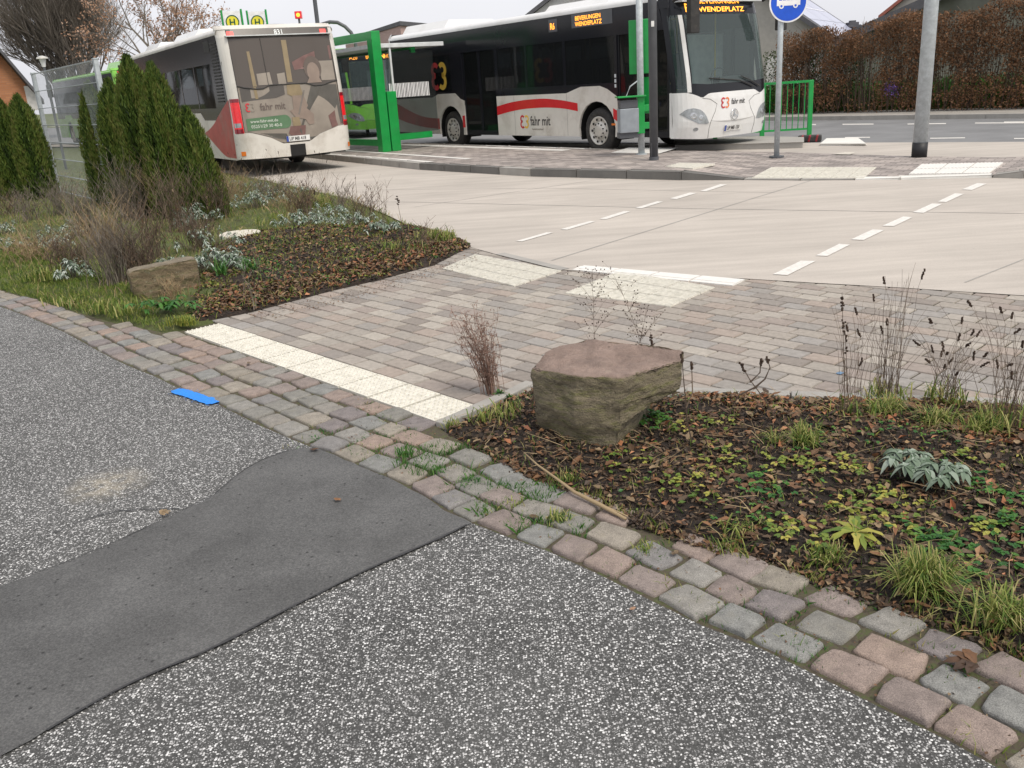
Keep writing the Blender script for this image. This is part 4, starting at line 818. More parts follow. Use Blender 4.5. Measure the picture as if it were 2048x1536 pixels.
        b=MB(); text(b,'Verkehrsverbund',SR,-2.33,.49,.07,.005,.9); b.build('small_lettering','ad_beige',root)
        b=MB(); butterfly(b,SR,-2.62,.68,.28,.005); b.build('butterfly_emblem',['logo_red','logo_yellow'],root)
        b=MB(); butterfly(b,SR,-6.35,1.86,.62,.004,thick=.20); b.build('butterfly_emblem',['logo_red','logo_yellow'],root)
        b=MB(); text(b,'fahr mit',sF,1.20,.92,.15,.008,.85,slant=.15); b.build('lettering','txt_dark',root)
        b=MB(); butterfly(b,sF,1.02,.955,.19,.008); b.build('butterfly_emblem',['logo_red','logo_orange'],root)
        b=MB(); b.ext([(-1.52,2.60),(-1.52,2.86),(-1.22,2.86),(-1.22,2.60)],SR,.006,.01); b.ext([(-.72,2.62),(-.72,2.90),(.58,2.90),(.58,2.62)],SR,.006,.01); d=b.build('side_display','anthracite',root)
        b=MB(); text(b,'R6',SR,-1.47,2.65,.19,.008,.8); text(b,'BEVERUNGEN',SR,-.60,2.765,.12,.008,1.1); text(b,'WENDEPLATZ',SR,-.60,2.65,.12,.008,1.1); b.build('display_text','led_orange',d)
        b=MB(); b.ext([(-2.36,1.80),(-2.36,2.36),(-1.98,2.36),(-1.98,1.80)],SR,-.03,.004); b.ext([(-1.86,2.05),(-1.86,2.3),(-1.58,2.3),(-1.58,2.05)],SR,-.03,.004); b.ext([(-3.3,1.92),(-3.3,2.06),(-3.16,2.06),(-3.16,1.92)],SR,-.03,.004); b.ext([(-4.2,1.85),(-4.2,2.02),(-4.0,2.02),(-4.0,1.85)],SR,-.055,.004); b.ext([(-2.85,1.92),(-2.85,2.05),(-2.75,2.05),(-2.75,1.92)],SR,-.03,.004); b.build('notice','paper',root)
        b=MB()
        for z in (1.36,1.46,1.56): b.ext([(.60,z),(.60,z+.07),(.65,z+.07),(.65,z)],SR,.002,.005)
        b.build('sticker','paper',root)
        b=MB(); b.ext([(.48,.60),(.48,.64),(.60,.64),(.60,.60)],SR,.004,.004); b.build('side_marker','lens_orange',root)
    if o.get('side_led'):
        b=MB(); text(b,o['side_led'],SR,-1.0,2.66,.2,.006,.9); b.build('display_text','led_orange',root)
    # seams on the skirts
    b=MB()
    for x in (-3.0,-1.0): b.ext([(x,.37),(x,1.28),(x+.01,1.28),(x+.01,.37)],SR,.0015,.003)
    for x in (-8.0,-7.0,-4.2,-2.4,1.2): b.ext([(x,.37),(x,1.19),(x+.01,1.19),(x+.01,.37)],SL,.0015,.003)
    b.build('panel_seam','kerb_concrete',root)
    for x,fr in ((0,True),(-5.9,False)):
        make_wheel(root,x,.05,1,fr); make_wheel(root,x,WB_-.05,-1,fr)
    for x in (0,-5.9):
        for y in (.05,WB_-.05):
            b=MB(); sgn=1 if y<1 else -1; n=14; vs=[]
            for t in np.linspace(-.35,math.pi+.35,n): vs+=[(x+.62*math.cos(t),y,.5+.62*math.sin(t)),(x+.62*math.cos(t),y+sgn*.5,.5+.62*math.sin(t))]
            b.add(vs,[(2*i,2*i+1,2*i+3,2*i+2) for i in range(n-1)])
            b.build('wheel_arch_liner','underbody',root)
    return root
AZ2=2.18-math.pi
GB='low floor city buses at the stop'
make_bus('city_bus','white and black city bus showing its front and doors, with red ribbon',(2.21,20.19,0),AZ2,dict(paint='bus_white',low='bus_dirty_white',ribbon=True,star=True,plate=1,front_text=[('R6',.27,2.67,.22,.62),('BEVERUNGEN',.60,2.815,.125,1.52),('WENDEPLATZ',.60,2.665,.125,1.60)],rplate='LIP MB 120',units=[(-9.0,-6.2,.22),(-2.4,.3,.14)]) | dict(plate='LIP MB 120'),GB)
X1=np.array([-math.sin(.53),math.cos(.53)]); L1=np.array([-math.cos(.53),-math.sin(.53)])
o1=np.array([-5.39,19.54])+X1*9.41-L1*2.55
make_bus('city_bus','white city bus seen from behind with brown dirty advert panel and number 831',(o1[0],o1[1],0),math.atan2(X1[1],X1[0]),dict(paint='bus_dirty_white',low='bus_dirty_white',ribbon=True,ad=True,brake=True,grille=True,plate=1,rplate='LIP MB 418',units=[(-8.6,-7.2,.03),(-5.6,-2.6,.22),(-1,1.4,.22)],unit_mat='bus_white') ,GB)
# green buses
gh=np.array([math.cos(AZ2-.10),math.sin(AZ2-.10)]); gp=G(748,113,2.75)[:2]-gh*2.4-np.array([-gh[1],gh[0]])*1.275
make_bus('city_bus','lime green bus behind the green shelter post with orange destination display',(gp[0],gp[1],0),AZ2-.10,dict(paint='bus_green',low='bus_green',plate='PB TX 61',front_text=[('A20',.35,2.68,.2,.9),('BUSBAHNHOF',.95,2.68,.2,.8)],side_led='A20',units=[(-8.9,-6.6,.2)]),GB)
gq=G(226,140,3.0)[:2]; X4=np.array([-.593,.805]); L4=np.array([-.805,-.593]); gq=gq+X4*9.2-L4*2.55
make_bus('city_bus','lime green bus seen through the wire mesh fence behind the conifers',(gq[0],gq[1],0),math.atan2(X4[1],X4[0]),dict(paint='bus_green',low='bus_green',units=[(-8.8,-6.4,.3)]),GB)
# ================================================================== SHELTER, POSTS, SIGNS
S0=G(778,303,IT); d3,n3=bd,bn; aS=math.atan2(n3[1],n3[0])
rt=empty('bus_shelter',(S0[0],S0[1],IT)); tag(rt,'bus shelter of green steel with a white flat canopy and striped glass screens','bus shelter')
loc=lambda t,o,z: tuple(d3*t+n3*o+np.array([0,0,z]))
hh=HT(748,62,S0)-IT
b=MB(); b.box(loc(0,-.11,hh/2),(.24,.26,hh),aS); b.build('post','frame_green',rt,bevel=.012)
b=MB(); b.box(loc(-.02,.17,.72),(.26,.22,1.44),aS); b.build('cabinet','frame_green',rt,bevel=.012)
b=MB(); b.box(loc(2.4,-.11,hh-.1),(.14,4.7,.20),aS); b.build('roof_beam','frame_green',rt,bevel=.01)
b=MB(); b.box(loc(2.4,.88,hh-.34),(1.95,4.9,.10),aS); b.build('canopy','canopy_white',rt,bevel=.01)
b=MB(); b.box(loc(2.4,.95,hh-.42),(.06,4.6,.06),aS); b.box(loc(.1,1.0,hh-.44),(.12,.1,.16),aS); b.build('canopy_bracket','frame_green',rt)
for (t,o,sx,sy) in ((.05,.62,.86,.012),(2.3,-.11,.012,4.2)):
    p=MB(); p.box(loc(t,o+(.25 if sx>.1 else 0),1.4),(sx+(.5 if sx>.1 else 0),sy,2.0),aS); p.build('glass_screen','glass_canopy',rt)
b=MB()
for k in range(26): b.box(loc(.03,.22+k*.045,1.45),(.022*(1 if k%3 else 1.4),.004,.34),aS)
for k in range(60): b.box(loc(.3+k*.065,-.125,1.42),(.004,.03*(1 if k%4 else 1.4),.32),aS)
b.build('screen_stripes','sign_white',rt)
b=MB(); b.box(loc(0,.30,1.3),(.05,.05,2.5),aS); b.build('screen_profile','canopy_white',rt)
b=MB(); b.box(loc(.1,.78,.32),(1.15,.10,.16),aS); b.box(loc(1.9,-.11,.22),(.10,3.6,.16),aS); b.build('base_rail','frame_green',rt,bevel=.01)
def post(name,label,cat,u,v,z0,rad,h,mat,u1=None,extra=None):
    p=G(u,v,z0); o=empty(name,p); tag(o,label,cat); b=MB(); b.tube([(0,0,0),(0,0,h)],rad,20); b.build('post',mat,o,smooth=True)
    if extra: extra(o)
    return o,p
def px2(o):
    aw=math.atan2(n3[1],n3[0])
    b=MB(); b.box((.02,.10,1.95),(.05,.42,.95),aw+.55); b.box((.14,.14,1.96),(.05,.14,.95),aw+.4); b.build('timetable_case','frame_green',o,bevel=.01)
    b=MB(); b.box((.13,.13,1.08),(.06,.16,.66),aw+.4); b.build('lower_case','frame_green',o,bevel=.01)
bp,pp=post('stop_post','round galvanised stop post carrying green timetable case beside bus door','post',1283,309,IT,.062,3.9,'galvanised',extra=px2)
b=MB(); b.tube([(0,0,0),(0,0,.02)],.11,12); b.build('base_plate','galvanised',bp)
# litter bin on the stop post
bo=empty('litter_bin',(pp[0],pp[1],IT+.42)); tag(bo,'grey litter bin with green frame hung on the galvanised stop post','litter bin')
b=MB(); b.box((-.25,-.03,.23),(.36,.30,.44),.05); b.build('bucket','bin_grey',bo,bevel=.01)
b=MB(); b.box((-.25,-.03,.53),(.33,.27,.14),.05); b.build('opening','anthracite',bo); b=MB(); b.box((-.25,-.0,-.04),(.38,.28,.10),.05); b.build('base_tray','anthracite',bo)
b=MB(); b.box((-.20,-.05,.66),(.54,.34,.03),.05); b.build('lid','frame_green',bo,bevel=.008)
b=MB(); b.box((-.02,-.09,.32),(.14,.10,.68),.05); b.box((.09,-.08,.44),(.12,.10,.12)); b.box((.09,-.08,.12),(.12,.10,.12)); b.build('bracket','frame_green',bo,bevel=.008)
b=MB(); b.tube([(-.30,-.16,.66),(-.22,-.16,.84),(-.08,-.15,.93)],.012,6); b.build('hoop','galvanised',bo)
def ex(o):
    b=MB(); b.tube([(0,0,0),(0,0,.30)],.078,4); b.tube([(0,0,0),(0,0,.06)],.085,20); b.build('base_sleeve','anthracite',o)
    b=MB(); b.box((-.01,-.073,HT(1305,48,G(1308,320,IT))-IT),(.05,.012,.09)); b.build('number_plate','plate_white',o)
    b=MB(); b.tube([(0,0,5.8),(0,-.5,6.2),(0,-1.6,6.3)],.05,10); b.box((0,-1.9,6.3),(.25,.7,.1)); b.build('lamp_head','anthracite',o)
post('street_lamp','dark grey street lamp post standing on the paved island before the bus','street lamp',1308,320,IT,.074,5.8,'anthracite',extra=ex)
sp=G(1553,315,.03); ss=empty('bus_sign',sp); tag(ss,'round blue traffic sign with white bus on a thin galvanised post','traffic sign')
b=MB(); b.tube([(0,0,0),(.0,0,3.6)],.048,16); b.build('post','galvanised',ss,smooth=True)
b=MB(); b.tube([(0,0,0),(0,0,.03)],.13,16); b.build('base_collar','anthracite',ss)
dc=AY(1577,4,sp[1]-.07)-sp
def disc(b,c,r,y,n=48,mi=0): b.add([(c[0]+r*math.cos(2*math.pi*k/n),y,c[2]+r*math.sin(2*math.pi*k/n)) for k in range(n)],[tuple(range(n))[::-1]],mi)
b=MB(); c=dc
b.tube([(c[0],-.055,c[2]),(c[0],-.072,c[2])],.325,48); bd_=b.build('sign_board','sign_white',ss)
b=MB(); disc(b,c,.300,-.0745); b.build('blue_face','sign_blue',bd_)
b=MB(); cx,cz=c[0],c[2]
b.add([(cx+x,-.0765,cz+z) for x,z in ((-.20,-.055),(.20,-.055),(.20,.02),(.185,.10),(.15,.115),(-.16,.115),(-.19,.10),(-.20,.02))],[tuple(range(8))[::-1]],0)
for q in (-.12,.12): b.add([(cx+q+.042*math.cos(t),-.078,cz-.06+.042*math.sin(t)) for t in np.linspace(0,6.283,17)[:-1]],[tuple(range(16))[::-1]],0)
for i in range(5): x0=-.165+i*.068; b.add([(cx+x0,-.078,cz+.03),(cx+x0+.052,-.078,cz+.03),(cx+x0+.052,-.078,cz+.09),(cx+x0,-.078,cz+.09)],[(3,2,1,0)],1)
for q in (-.12,.12): b.add([(cx+q+.02*math.cos(t),-.079,cz-.06+.02*math.sin(t)) for t in np.linspace(0,6.283,13)[:-1]],[tuple(range(12))[::-1]],1)
b.build('bus_symbol',['sign_white','sign_blue'],bd_)
bpz=G(1838,314,.02); bo=empty('utility_pole',bpz); tag(bo,'thick galvanised pole with black foot in front of the brown hedge','pole')
b=MB(); b.tube([(0,0,.0),(0,0,3),(0,0,7)],[.113,.106,.09],28); b.build('shaft','galvanised',bo,smooth=True)
b=MB(); b.tube([(0,0,-.01),(0,0,.235)],.121,28); b.build('foot_sleeve','black_foot',bo,smooth=True)
# green railing on the traffic island
ra,rb=G(1618,273,.05),G(1430,284,.05); L_=np.linalg.norm((rb-ra)[:2]); ro=empty('railing',(ra[0],ra[1],.1),math.atan2(rb[1]-ra[1],rb[0]-ra[0])); tag(ro,'green steel railing with upright bars on the small traffic island','railing')
b=MB(); b.box((L_/2,0,1.12),(L_+.1,.05,.05)); b.box((L_/2,0,.12),(L_,.04,.04)); b.build('rail','frame_green',ro)
for k in range(1,int(L_/.125)): b=MB(); b.tube([(k*.125,0,.12),(k*.125,0,1.12)],.010,6); b.build('bar','frame_green',ro)

for x in (0,L_/2,L_): p=MB(); p.box((x,0,.56),(.10,.06,1.16)); p.build('post','frame_green',ro,bevel=.01)
# red and black guard block at the end of the traffic island
rr=G(1619,284,.0); ro=empty('reflector_block',rr,math.atan2(RD[1],RD[0])+.35); tag(ro,'low dark block with red stripes at the foot of the green railing','kerb reflector')
b=MB(); b.box((0,0,.07),(.48,.26,.14)); b.build('block','rubber',ro,bevel=.03)
b=MB(); 
for k in range(3): b.box((-.15+.15*k,-.015,.075),(.05,.245,.145),ry=.2)
b.build('stripe','reflector_red',ro,bevel=.02)
# stop signs beyond the bus
for i,(u,lab) in enumerate(((465,'left one of two yellow H stop signs in green frames above bus roof'),(515,'right one of two yellow H stop signs in green frames above bus roof'))):
    Y=33+i*1.2; p=AY(u,42,Y); o=empty('stop_sign',(p[0],p[1],0),.05); tag(o,lab,'stop sign','H stop signs behind the rear bus'); zc=p[2]
    b=MB(); 
    for s in (-1,1): b.tube([(s*.33,0,0),(s*.33,0,zc+.36)],.035,8)
    b.build('frame_post','frame_green',o); b=MB(); b.box((0,0,zc),(.58,.05,.62)); bo=b.build('sign_board','sign_white',o)
    b=MB(); disc(b,(0,0,zc-.04),.23,-.028); b.build('green_ring','dark_green',bo); b=MB(); disc(b,(0,0,zc-.04),.19,-.032); b.build('yellow_face','sign_yellow',bo)
    b=MB(); b.box((-.07,-.035,zc-.04),(.045,.004,.22)); b.box((.07,-.035,zc-.04),(.045,.004,.22)); b.box((0,-.035,zc-.04),(.14,.004,.04)); b.build('letter_h','dark_green',bo)
p=AY(597,30,36); o=empty('signal_light',(p[0],p[1],0)); tag(o,'small square red signal light glowing above the roof of the rear bus','signal light')
b=MB(); b.tube([(0,0,0),(0,0,p[2])],.04,8); b.build('post','anthracite',o); b=MB(); b.box((0,0,p[2]),(.26,.16,.26)); b.build('housing','lens_red',o,bevel=.02)
b=MB(); disc(b,(0,0,p[2]),.07,-.086,16); b.build('lens','led_orange',o)
p=AY(634,38,34); o=empty('street_lamp',(p[0],p[1],0)); tag(o,'thin dark street lamp pole rising behind the rear bus','street lamp')
b=MB(); b.tube([(0,0,0),(0,0,8)],[.09,.06],10); b.build('post','anthracite',o); b=MB(); b.box((0,-.5,8),(.2,.9,.1)); b.build('lamp_head','anthracite',o)
o=empty('hoop_pole',AY(700,180,36)*[1,1,0]); q0=AY(700,180,36); tag(o,'curved grey pole bending down towards the green roof beam of the shelter','pole')
b=MB(); P=[AY(u,v,36)-q0*[1,1,0] for u,v in ((640,50),(660,44),(675,45),(690,53),(702,65),(710,80))]; b.tube(P+[(P[-1][0]+.1,0,0)],.07,8); b.build('arm','anthracite',o,smooth=True)
p=AY(85,120,26); o=empty('garden_lamp',(p[0],p[1],0)); tag(o,'small mushroom lamp on thin post before the bare tree','lamp')
b=MB(); b.tube([(0,0,0),(0,0,p[2]-.12)],.035,8); b.build('post','anthracite',o); b=MB(); b.tube([(0,0,p[2]+.03),(0,0,p[2]+.07),(0,0,p[2]+.11)],[.15,.14,.02],16); b.build('shade','rim_silver',o)
b=MB(); b.tube([(0,0,p[2]-.18),(0,0,p[2]+.04)],[.045,.09],12); b.build('lamp_glass','sign_white',o)
# mesh fence: two posts and one double-wire panel
f0=G(120,392); fh=HT(65,147,f0); f1=G(190,119,fh); fd=f1-f0; fl=math.hypot(fd[0],fd[1]); o=empty('mesh_fence',(f0[0],f0[1],0),math.atan2(fd[1],fd[0])); tag(o,'galvanised wire mesh fence panel between two grey posts among the conifers','fence')
for x in (0,fl): b=MB(); b.box((x,0,fh/2),(.10,.07,fh)); b.box((x,0,fh+.01),(.11,.08,.02)); b.build('post','galvanised',o,bevel=.005)
b=MB()
for k in range(8):
    for s in (-.012,.012): b.tube([(0,s-.04,.12+k*(fh-.14)/7),(fl,s-.04,.12+k*(fh-.14)/7)],.0065,5)
for k in range(1,int(fl/.05)): b.tube([(k*.05,-.04,.05),(k*.05,-.04,fh)],.0022,4,cap=False)
b.build('wire_mesh','wire_grey',o)
for i,(u,v) in enumerate(((157,290),(197,289))):
    p=G(u,v); o=empty('bollard',p); tag(o,('left' if i==0 else 'right')+' one of two dark green posts behind the wire mesh fence','bollard','dark green posts behind the fence')
    b=MB(); b.tube([(0,0,0),(0,0,.75)],.05,10); b.build('shaft','dark_green',o); b=MB(); b.tube([(0,0,.75),(0,0,.80),(0,0,.86)],[.085,.09,.03],10); b.build('cap','dark_green',o)
# ================================================================== HOUSES
def hbox(b,p,g,w,d,z0,z1,mi=0):   # p corner, g unit depth dir, w along g's right
    r=np.array([g[1],-g[0],0]); g=np.array([g[0],g[1],0]); q=[p,p+r*w,p+r*w+g*d,p+g*d]; b.add([(x[0],x[1],z) for z in (z0,z1) for x in q],[(0,1,5,4),(1,2,6,5),(2,3,7,6),(3,0,4,7),(4,5,6,7)],mi)
def gable(name,label,apex,half,ze,zr,g,depth,wallm,roofm,over=.3,th=.18,parts=None):
    g=np.array([g[0],g[1],0.]); g/=np.linalg.norm(g); r=np.array([g[1],-g[0],0]); a=np.array([apex[0],apex[1],0.]); o=empty(name,a,0); tag(o,label,'house')
    P=lambda s,t,z: r*s+g*t+np.array([0,0,z])
    b=MB(); V=[]
    for t in (0,depth): V+=[P(-half,t,0),P(half,t,0),P(half,t,ze),P(0,t,zr),P(-half,t,ze)]
    b.add(V,[(0,1,2,3,4),(9,8,7,6,5),(1,6,7,2),(0,4,9,5)]); b.build('wall',wallm,o)
    sl=(zr-ze)/half; b=MB()
    for s in (-1,1):
        e=half+over; ps=[P(0,-over,zr+.02),P(s*e,-over,ze-sl*over+.02),P(s*e,depth+over,ze-sl*over+.02),P(0,depth+over,zr+.02)]
        b.add(ps+[p+[0,0,th] for p in ps],[(0,1,2,3),(4,5,6,7),(0,1,5,4),(1,2,6,5),(2,3,7,6)])
    rf=b.build('roof',roofm,o)
    if parts: parts(o,rf,P,sl)
    return o
# house with solar roof
V1=AY(1590,32,38); V2=AY(1640,68,37.6); g=np.array([.49,.87]); r=np.array([.87,-.49]); apx=V1[:2]-r*3.0; slp=.71; zr=V1[2]+3.0*slp
def solar(o,rf,P,sl):
    h=.20
    for i in range(6):
        for j in range(3):
            s0,s1=.25+i*.82,.25+i*.82+.80; t0,t1=.35+j*2.7,.35+j*2.7+2.66; z=lambda s:zr-sl*s+h+.03
            b=MB(); b.add([P(s0,t0,z(s0)),P(s1,t0,z(s1)),P(s1,t1,z(s1)),P(s0,t1,z(s0))],[(0,1,2,3)]); b.build('solar_panel','solar',rf)
    b=MB()
    for i in range(1,6,2): s=.24+i*.82-.02; b.add([P(s,.3,z(s)+.01),P(s+.06,.3,z(s+.06)+.01),P(s+.06,8.4,z(s+.06)+.01),P(s,8.4,z(s)+.01)],[(0,1,2,3)])
    b.build('panel_rail','solar_line',rf)
    b=MB(); b.box(P(2.6,-.05,zr-sl*2.6-2.3),(1.3,.08,1.1),math.atan2(-.49,.87)); b.build('window','render_white',o)
    b=MB(); k=AY(1705,41,45)-np.array([apx[0],apx[1],0])
    for z0,z1,w_ in ((0,k[2]-.3,.42),(k[2]-.3,k[2]-.2,.62),(k[2]-.2,k[2]-.08,.46),(k[2]-.08,k[2],.25)): b.box((k[0],k[1],(z0+z1)/2),(w_,w_,z1-z0))
    b.build('chimney','roof_dark',o)
gable('solar_house','light rendered gable house with solar panels beside the blue bus sign',apx,5.2,zr-5.2*slp,zr,g,8.6,'render_grey','roof_dark',.35,.2,solar)
# barn at the right behind the hedge
B0=AY(1722,58,34); B1=AY(1850,0,34); sl=(B1[2]-B0[2])/(B1[0]-B0[0]); hw=9.; ez=B0[2]-.3; zr2=ez+sl*hw
def barnp(o,rf,P,sl_):
    b=MB(); e=hw+.35
    for s in (-1,1): b.add([P(0,-.38,zr2+.2),P(s*e,-.38,ez-sl*.35+.2),P(s*e,-.38,ez-sl*.35-.12),P(0,-.38,zr2-.12)],[(0,1,2,3)])
    b.build('verge_board','roof_dark',rf)
bg_=np.array([.45,.89])/math.hypot(.45,.89); br_=np.array([bg_[1],-bg_[0]]); gable('barn','large mossy grey gabled barn rising behind the brown hedge at right',B0[:2]+br_*(hw-.5),hw,ez,zr2,(.45,.89),16,'render_moss','roof_dark',.35,.2,barnp)
q=AY(1862,-24,52); gable('small_house','small grey gable with a red roof peeping over the barn roof',(q[0],52),2.3,q[2]-1.2,q[2]+.5,(.5,.85),8,'render_grey','roof_red',.25,.2)
# brick house far left
q=AY(-10,105,40); e=AY(40,158,40); hf_=(e[0]-q[0])*1.1; gable('brick_house','orange brick gable house behind the conifers at the far left',(q[0],40),hf_,e[2]-.2,q[2]+.2,(-.56,.83),10,'brick_orange','roof_dark',.5,.2,lambda o,rf,P,sl:(lambda b:(b.box(P(.9,-.03,2.2),(.9,.08,1.0)),b.build('window','render_white',o)))(MB()))
# pink brick building, corner towards us
c0=AY(800,46,60); l0=AY(690,81,76); r0=AY(930,57,70); zt=c0[2]; o=empty('flat_roof_building',(c0[0],c0[1],0)); tag(o,'pale pink brick building with flat roof behind the bus shelter','building')
b=MB(); q=[np.array([0,0,0]),(r0-c0)*[1,1,0],(r0-c0)*[1,1,0]+(l0-c0)*[1,1,0],(l0-c0)*[1,1,0]]; b.add([(p[0],p[1],z) for z in (0,zt-.15) for p in q],[(0,1,5,4),(1,2,6,5),(2,3,7,6),(3,0,4,7)]); b.build('wall','brick_pink',o)
b=MB(); m_=sum(q)/4; q2=[m_+(p-m_)*1.02 for p in q]; b.add([(p[0],p[1],z) for z in (zt-.15,zt+.1) for p in q2],[(0,1,5,4),(1,2,6,5),(2,3,7,6),(3,0,4,7),(4,5,6,7)]); b.build('roof','roof_dark',o)
for k in range(6):
    b=MB(); p=q[1]*(k+.6)/6.5; b.box((p[0]*1.0,p[1]-.05,zt-1.8),(1.1,.1,1.1),math.atan2(q[1][1],q[1][0])); b.build('window','bus_black',o)
q=AY(1190,-70,46); e=AY(1062,26,46); hf_=q[0]-e[0]; gable('dark_roof_house','house with a dark slate roof showing above the white bus roof',(q[0],46),hf_,e[2]-.1,q[2],(.1,1),9,'render_white','roof_dark',.3,.2,lambda o,rf,P,sl:(lambda b:(b.box(P(-.9,-.35,q[2]-1.0),(1.3,.08,.5)),b.build('window','render_white',o)))(MB()))
q=AY(1800,150,60)
# ================================================================== STONES
def rough_block(name,V,mat,sub,amp,label,cat,seed=0,creases=None):
    import bmesh
    bm=bmesh.new(); vs=[bm.verts.new(v) for v in V['v']]
    for f in V['f']: bm.faces.new([vs[i] for i in f])
    bmesh.ops.bevel(bm,geom=bm.edges[:],offset=V.get('bev',.02),segments=2,affect='EDGES',profile=.6)
    bmesh.ops.triangulate(bm,faces=bm.faces[:])
    for _ in range(sub):
        long=[e for e in bm.edges if e.calc_length()>.022]
        if not long: break
        bmesh.ops.subdivide_edges(bm,edges=long,cuts=1,use_grid_fill=False); bmesh.ops.triangulate(bm,faces=[f for f in bm.faces if len(f.verts)>3])
    bm.normal_update()
    for v in bm.verts:
        c=v.co; n=v.normal; a=mnoise.fractal(c*7+Vector((seed,0,0)),1,2,5)*amp; s=mnoise.noise(Vector((c.x*5,c.y*5,c.z*15+seed)))*amp*.45*(1-abs(n.z))
        r=mnoise.noise(c*38)*amp*.22; k=.35 if n.z>.7 else 1.
        v.co=c+n*((a*k+s+r))
    me=bpy.data.meshes.new(name); bm.to_mesh(me); bm.free(); me.materials.append(MT[mat]); me.polygons.foreach_set('use_smooth',[True]*len(me.polygons))
    o=bpy.data.objects.new(name,me); COL.objects.link(o); tag(o,label,cat); return o
# big sandstone boulder: top outline and foot outline taken in plan, overhanging to the right
zt=.40
T=[G(1060,735,zt-.03),G(1110,697,zt+.01),G(1172,677,zt+.02),G(1258,688,zt+.015),G(1366,701,zt-.01),G(1362,722,zt-.035),G(1240,757,zt-.03),G(1150,752,zt-.025)]
Bm=[G(1084,868,0),G(1118,815,0),G(1190,800,0),G(1268,800,0),G(1302,818,0),G(1300,835,0),G(1228,908,0),G(1148,893,0)]
def ring(z,f): return [np.array([*(T[i][:2]*(1-f[i])+Bm[i][:2]*f[i]),z[i] if isinstance(z,list) else z]) for i in range(8)]
L1_=ring([.26,.28,.28,.27,.235,.225,.26,.26],[.0,.1,.1,.1,.06,.04,.0,.0]); M=ring([.15,.15,.15,.15,.19,.185,.13,.13],[.06,.3,.4,.4,1.0,.98,.10,.04])
V=[tuple(p) for p in T+L1_+M+[p-np.array([0,0,.06]) for p in Bm]]; f=[(7,6,5,4,3,2,1,0)[::-1]]
for k in range(3): f+=[(k*8+i,(k+1)*8+i,(k+1)*8+(i+1)%8,k*8+(i+1)%8) for i in range(8)]
f.append(tuple(24+i for i in range(8))[::-1])
rough_block('boulder',dict(v=V,f=f,bev=.009),'boulder_stone',6,.017,'big flat-topped reddish boulder with mossy sides in the right bed','boulder',3)
a=G(270,606,0); c=G(404,586,0); t=(c-a)/np.linalg.norm(c-a); n_=np.array([-t[1],t[0],0]); L_=np.linalg.norm(c-a); hb=HT(330,528,(a+c)/2)
V=[];
for z,e in ((-.05,0),(hb*.93,.0)):
    for s,d in ((0,0),(1,0),(1,.24),(0,.24)): p=a+t*L_*s+n_*d; V.append((p[0],p[1],z+(.035*s if z>0 else 0)+(-.01 if d and z>0 else 0)))
V=V[:4]+V[4:]; rough_block('stone_block',dict(v=V,f=[(3,2,1,0),(4,5,6,7),(0,1,5,4),(1,2,6,5),(2,3,7,6),(3,0,4,7)],bev=.03),'block_stone',6,.02,'rough brown stone block at the corner of the left bed','stone block',11)
p=G(480,467,.07); b=MB(); b.tube([(0,0,-.15),(0,0,0),(0,0,.012)],[.25,.25,.238],40); b.tube([(0,0,.01),(0,0,.016)],[.07,.065],20); o=b.build('manhole_cover','manhole_concrete',bevel=.004); o.location=tuple(p); tag(o,'round pale concrete manhole cover among plants of the left bed','manhole cover')
# ================================================================== PLANT PARTS
def blades(b,c,n,h,spr,lean=.5,wd=.004,r0=0,r1=1,base=.03,up=(.3,1.)):
    for _ in range(n):
        a=random.uniform(0,6.283); q=random.random()**.7; d=np.array([math.cos(a),math.sin(a),0]); L=h*random.uniform(*up); o=np.array(c)+np.array([*rng.normal(0,base,2),0]); s=np.cross(d,[0,0,1])*wd*random.uniform(.6,1.2)
        x=spr*q*random.uniform(.6,1.2); P=[o,o+d*x*.25+[0,0,L*.5],o+d*x*.65+[0,0,L*.85],o+d*x*1.15+[0,0,L*(1-.45*q)]]
        vs=[P[0]-s,P[0]+s,P[1]-s*.9,P[1]+s*.9,P[2]-s*.6,P[2]+s*.6,P[3]]; b.add(vs,[(0,1,3,2),(2,3,5,4),(4,5,6)],0,random.uniform(r0,r1))
def leafshape(b,o,d,L,W,r,droop=.3,mi=0,jag=0):
    d=np.array(d,float); d/=np.linalg.norm(d)+1e-9; s=np.cross(d,[0,0,1]); s/=np.linalg.norm(s)+1e-9; u=np.cross(s,d); P=[]
    n=5
    for i in range(n+1):
        t=i/n; w=W*math.sin(math.pi*min(1,t*.92+.08))**.8*(1+(jag*(-1)**i)); m=np.array(o)+d*L*t-np.array([0,0,1])*droop*L*t*t; P.append((m-s*w/2+u*w*.15,m,m+s*w/2+u*w*.15))
    vs=[q for p in P for q in p]; fs=[]
    for i in range(n): fs+=[(3*i,3*i+1,3*i+4,3*i+3),(3*i+1,3*i+2,3*i+5,3*i+4)]
    b.add(vs,fs,mi,r)
def rosette(b,c,n,L,W,r0=0,r1=1,el=(.1,.9),droop=.5,jag=0,mi=0):
    for i in range(n):
        a=i*2.4+random.uniform(-.3,.3); e=random.uniform(*el); leafshape(b,c,(math.cos(a)*math.cos(e),math.sin(a)*math.cos(e),math.sin(e)),L*random.uniform(.6,1.1),W*random.uniform(.7,1.1),random.uniform(r0,r1),droop,mi,jag)
def stem(b,P,r,mi=0,rr=None): b.tube(P,[r*(1-.6*i/(len(P)-1)) for i in range(len(P))],4,mi,rr,cap=False)
def curve(o,h,dx,dy,n=6,wob=.0): return [np.array(o)+np.array([dx*(i/n)**1.6+random.uniform(-wob,wob)*i/n,dy*(i/n)**1.6+random.uniform(-wob,wob)*i/n,h*i/n]) for i in range(n+1)]
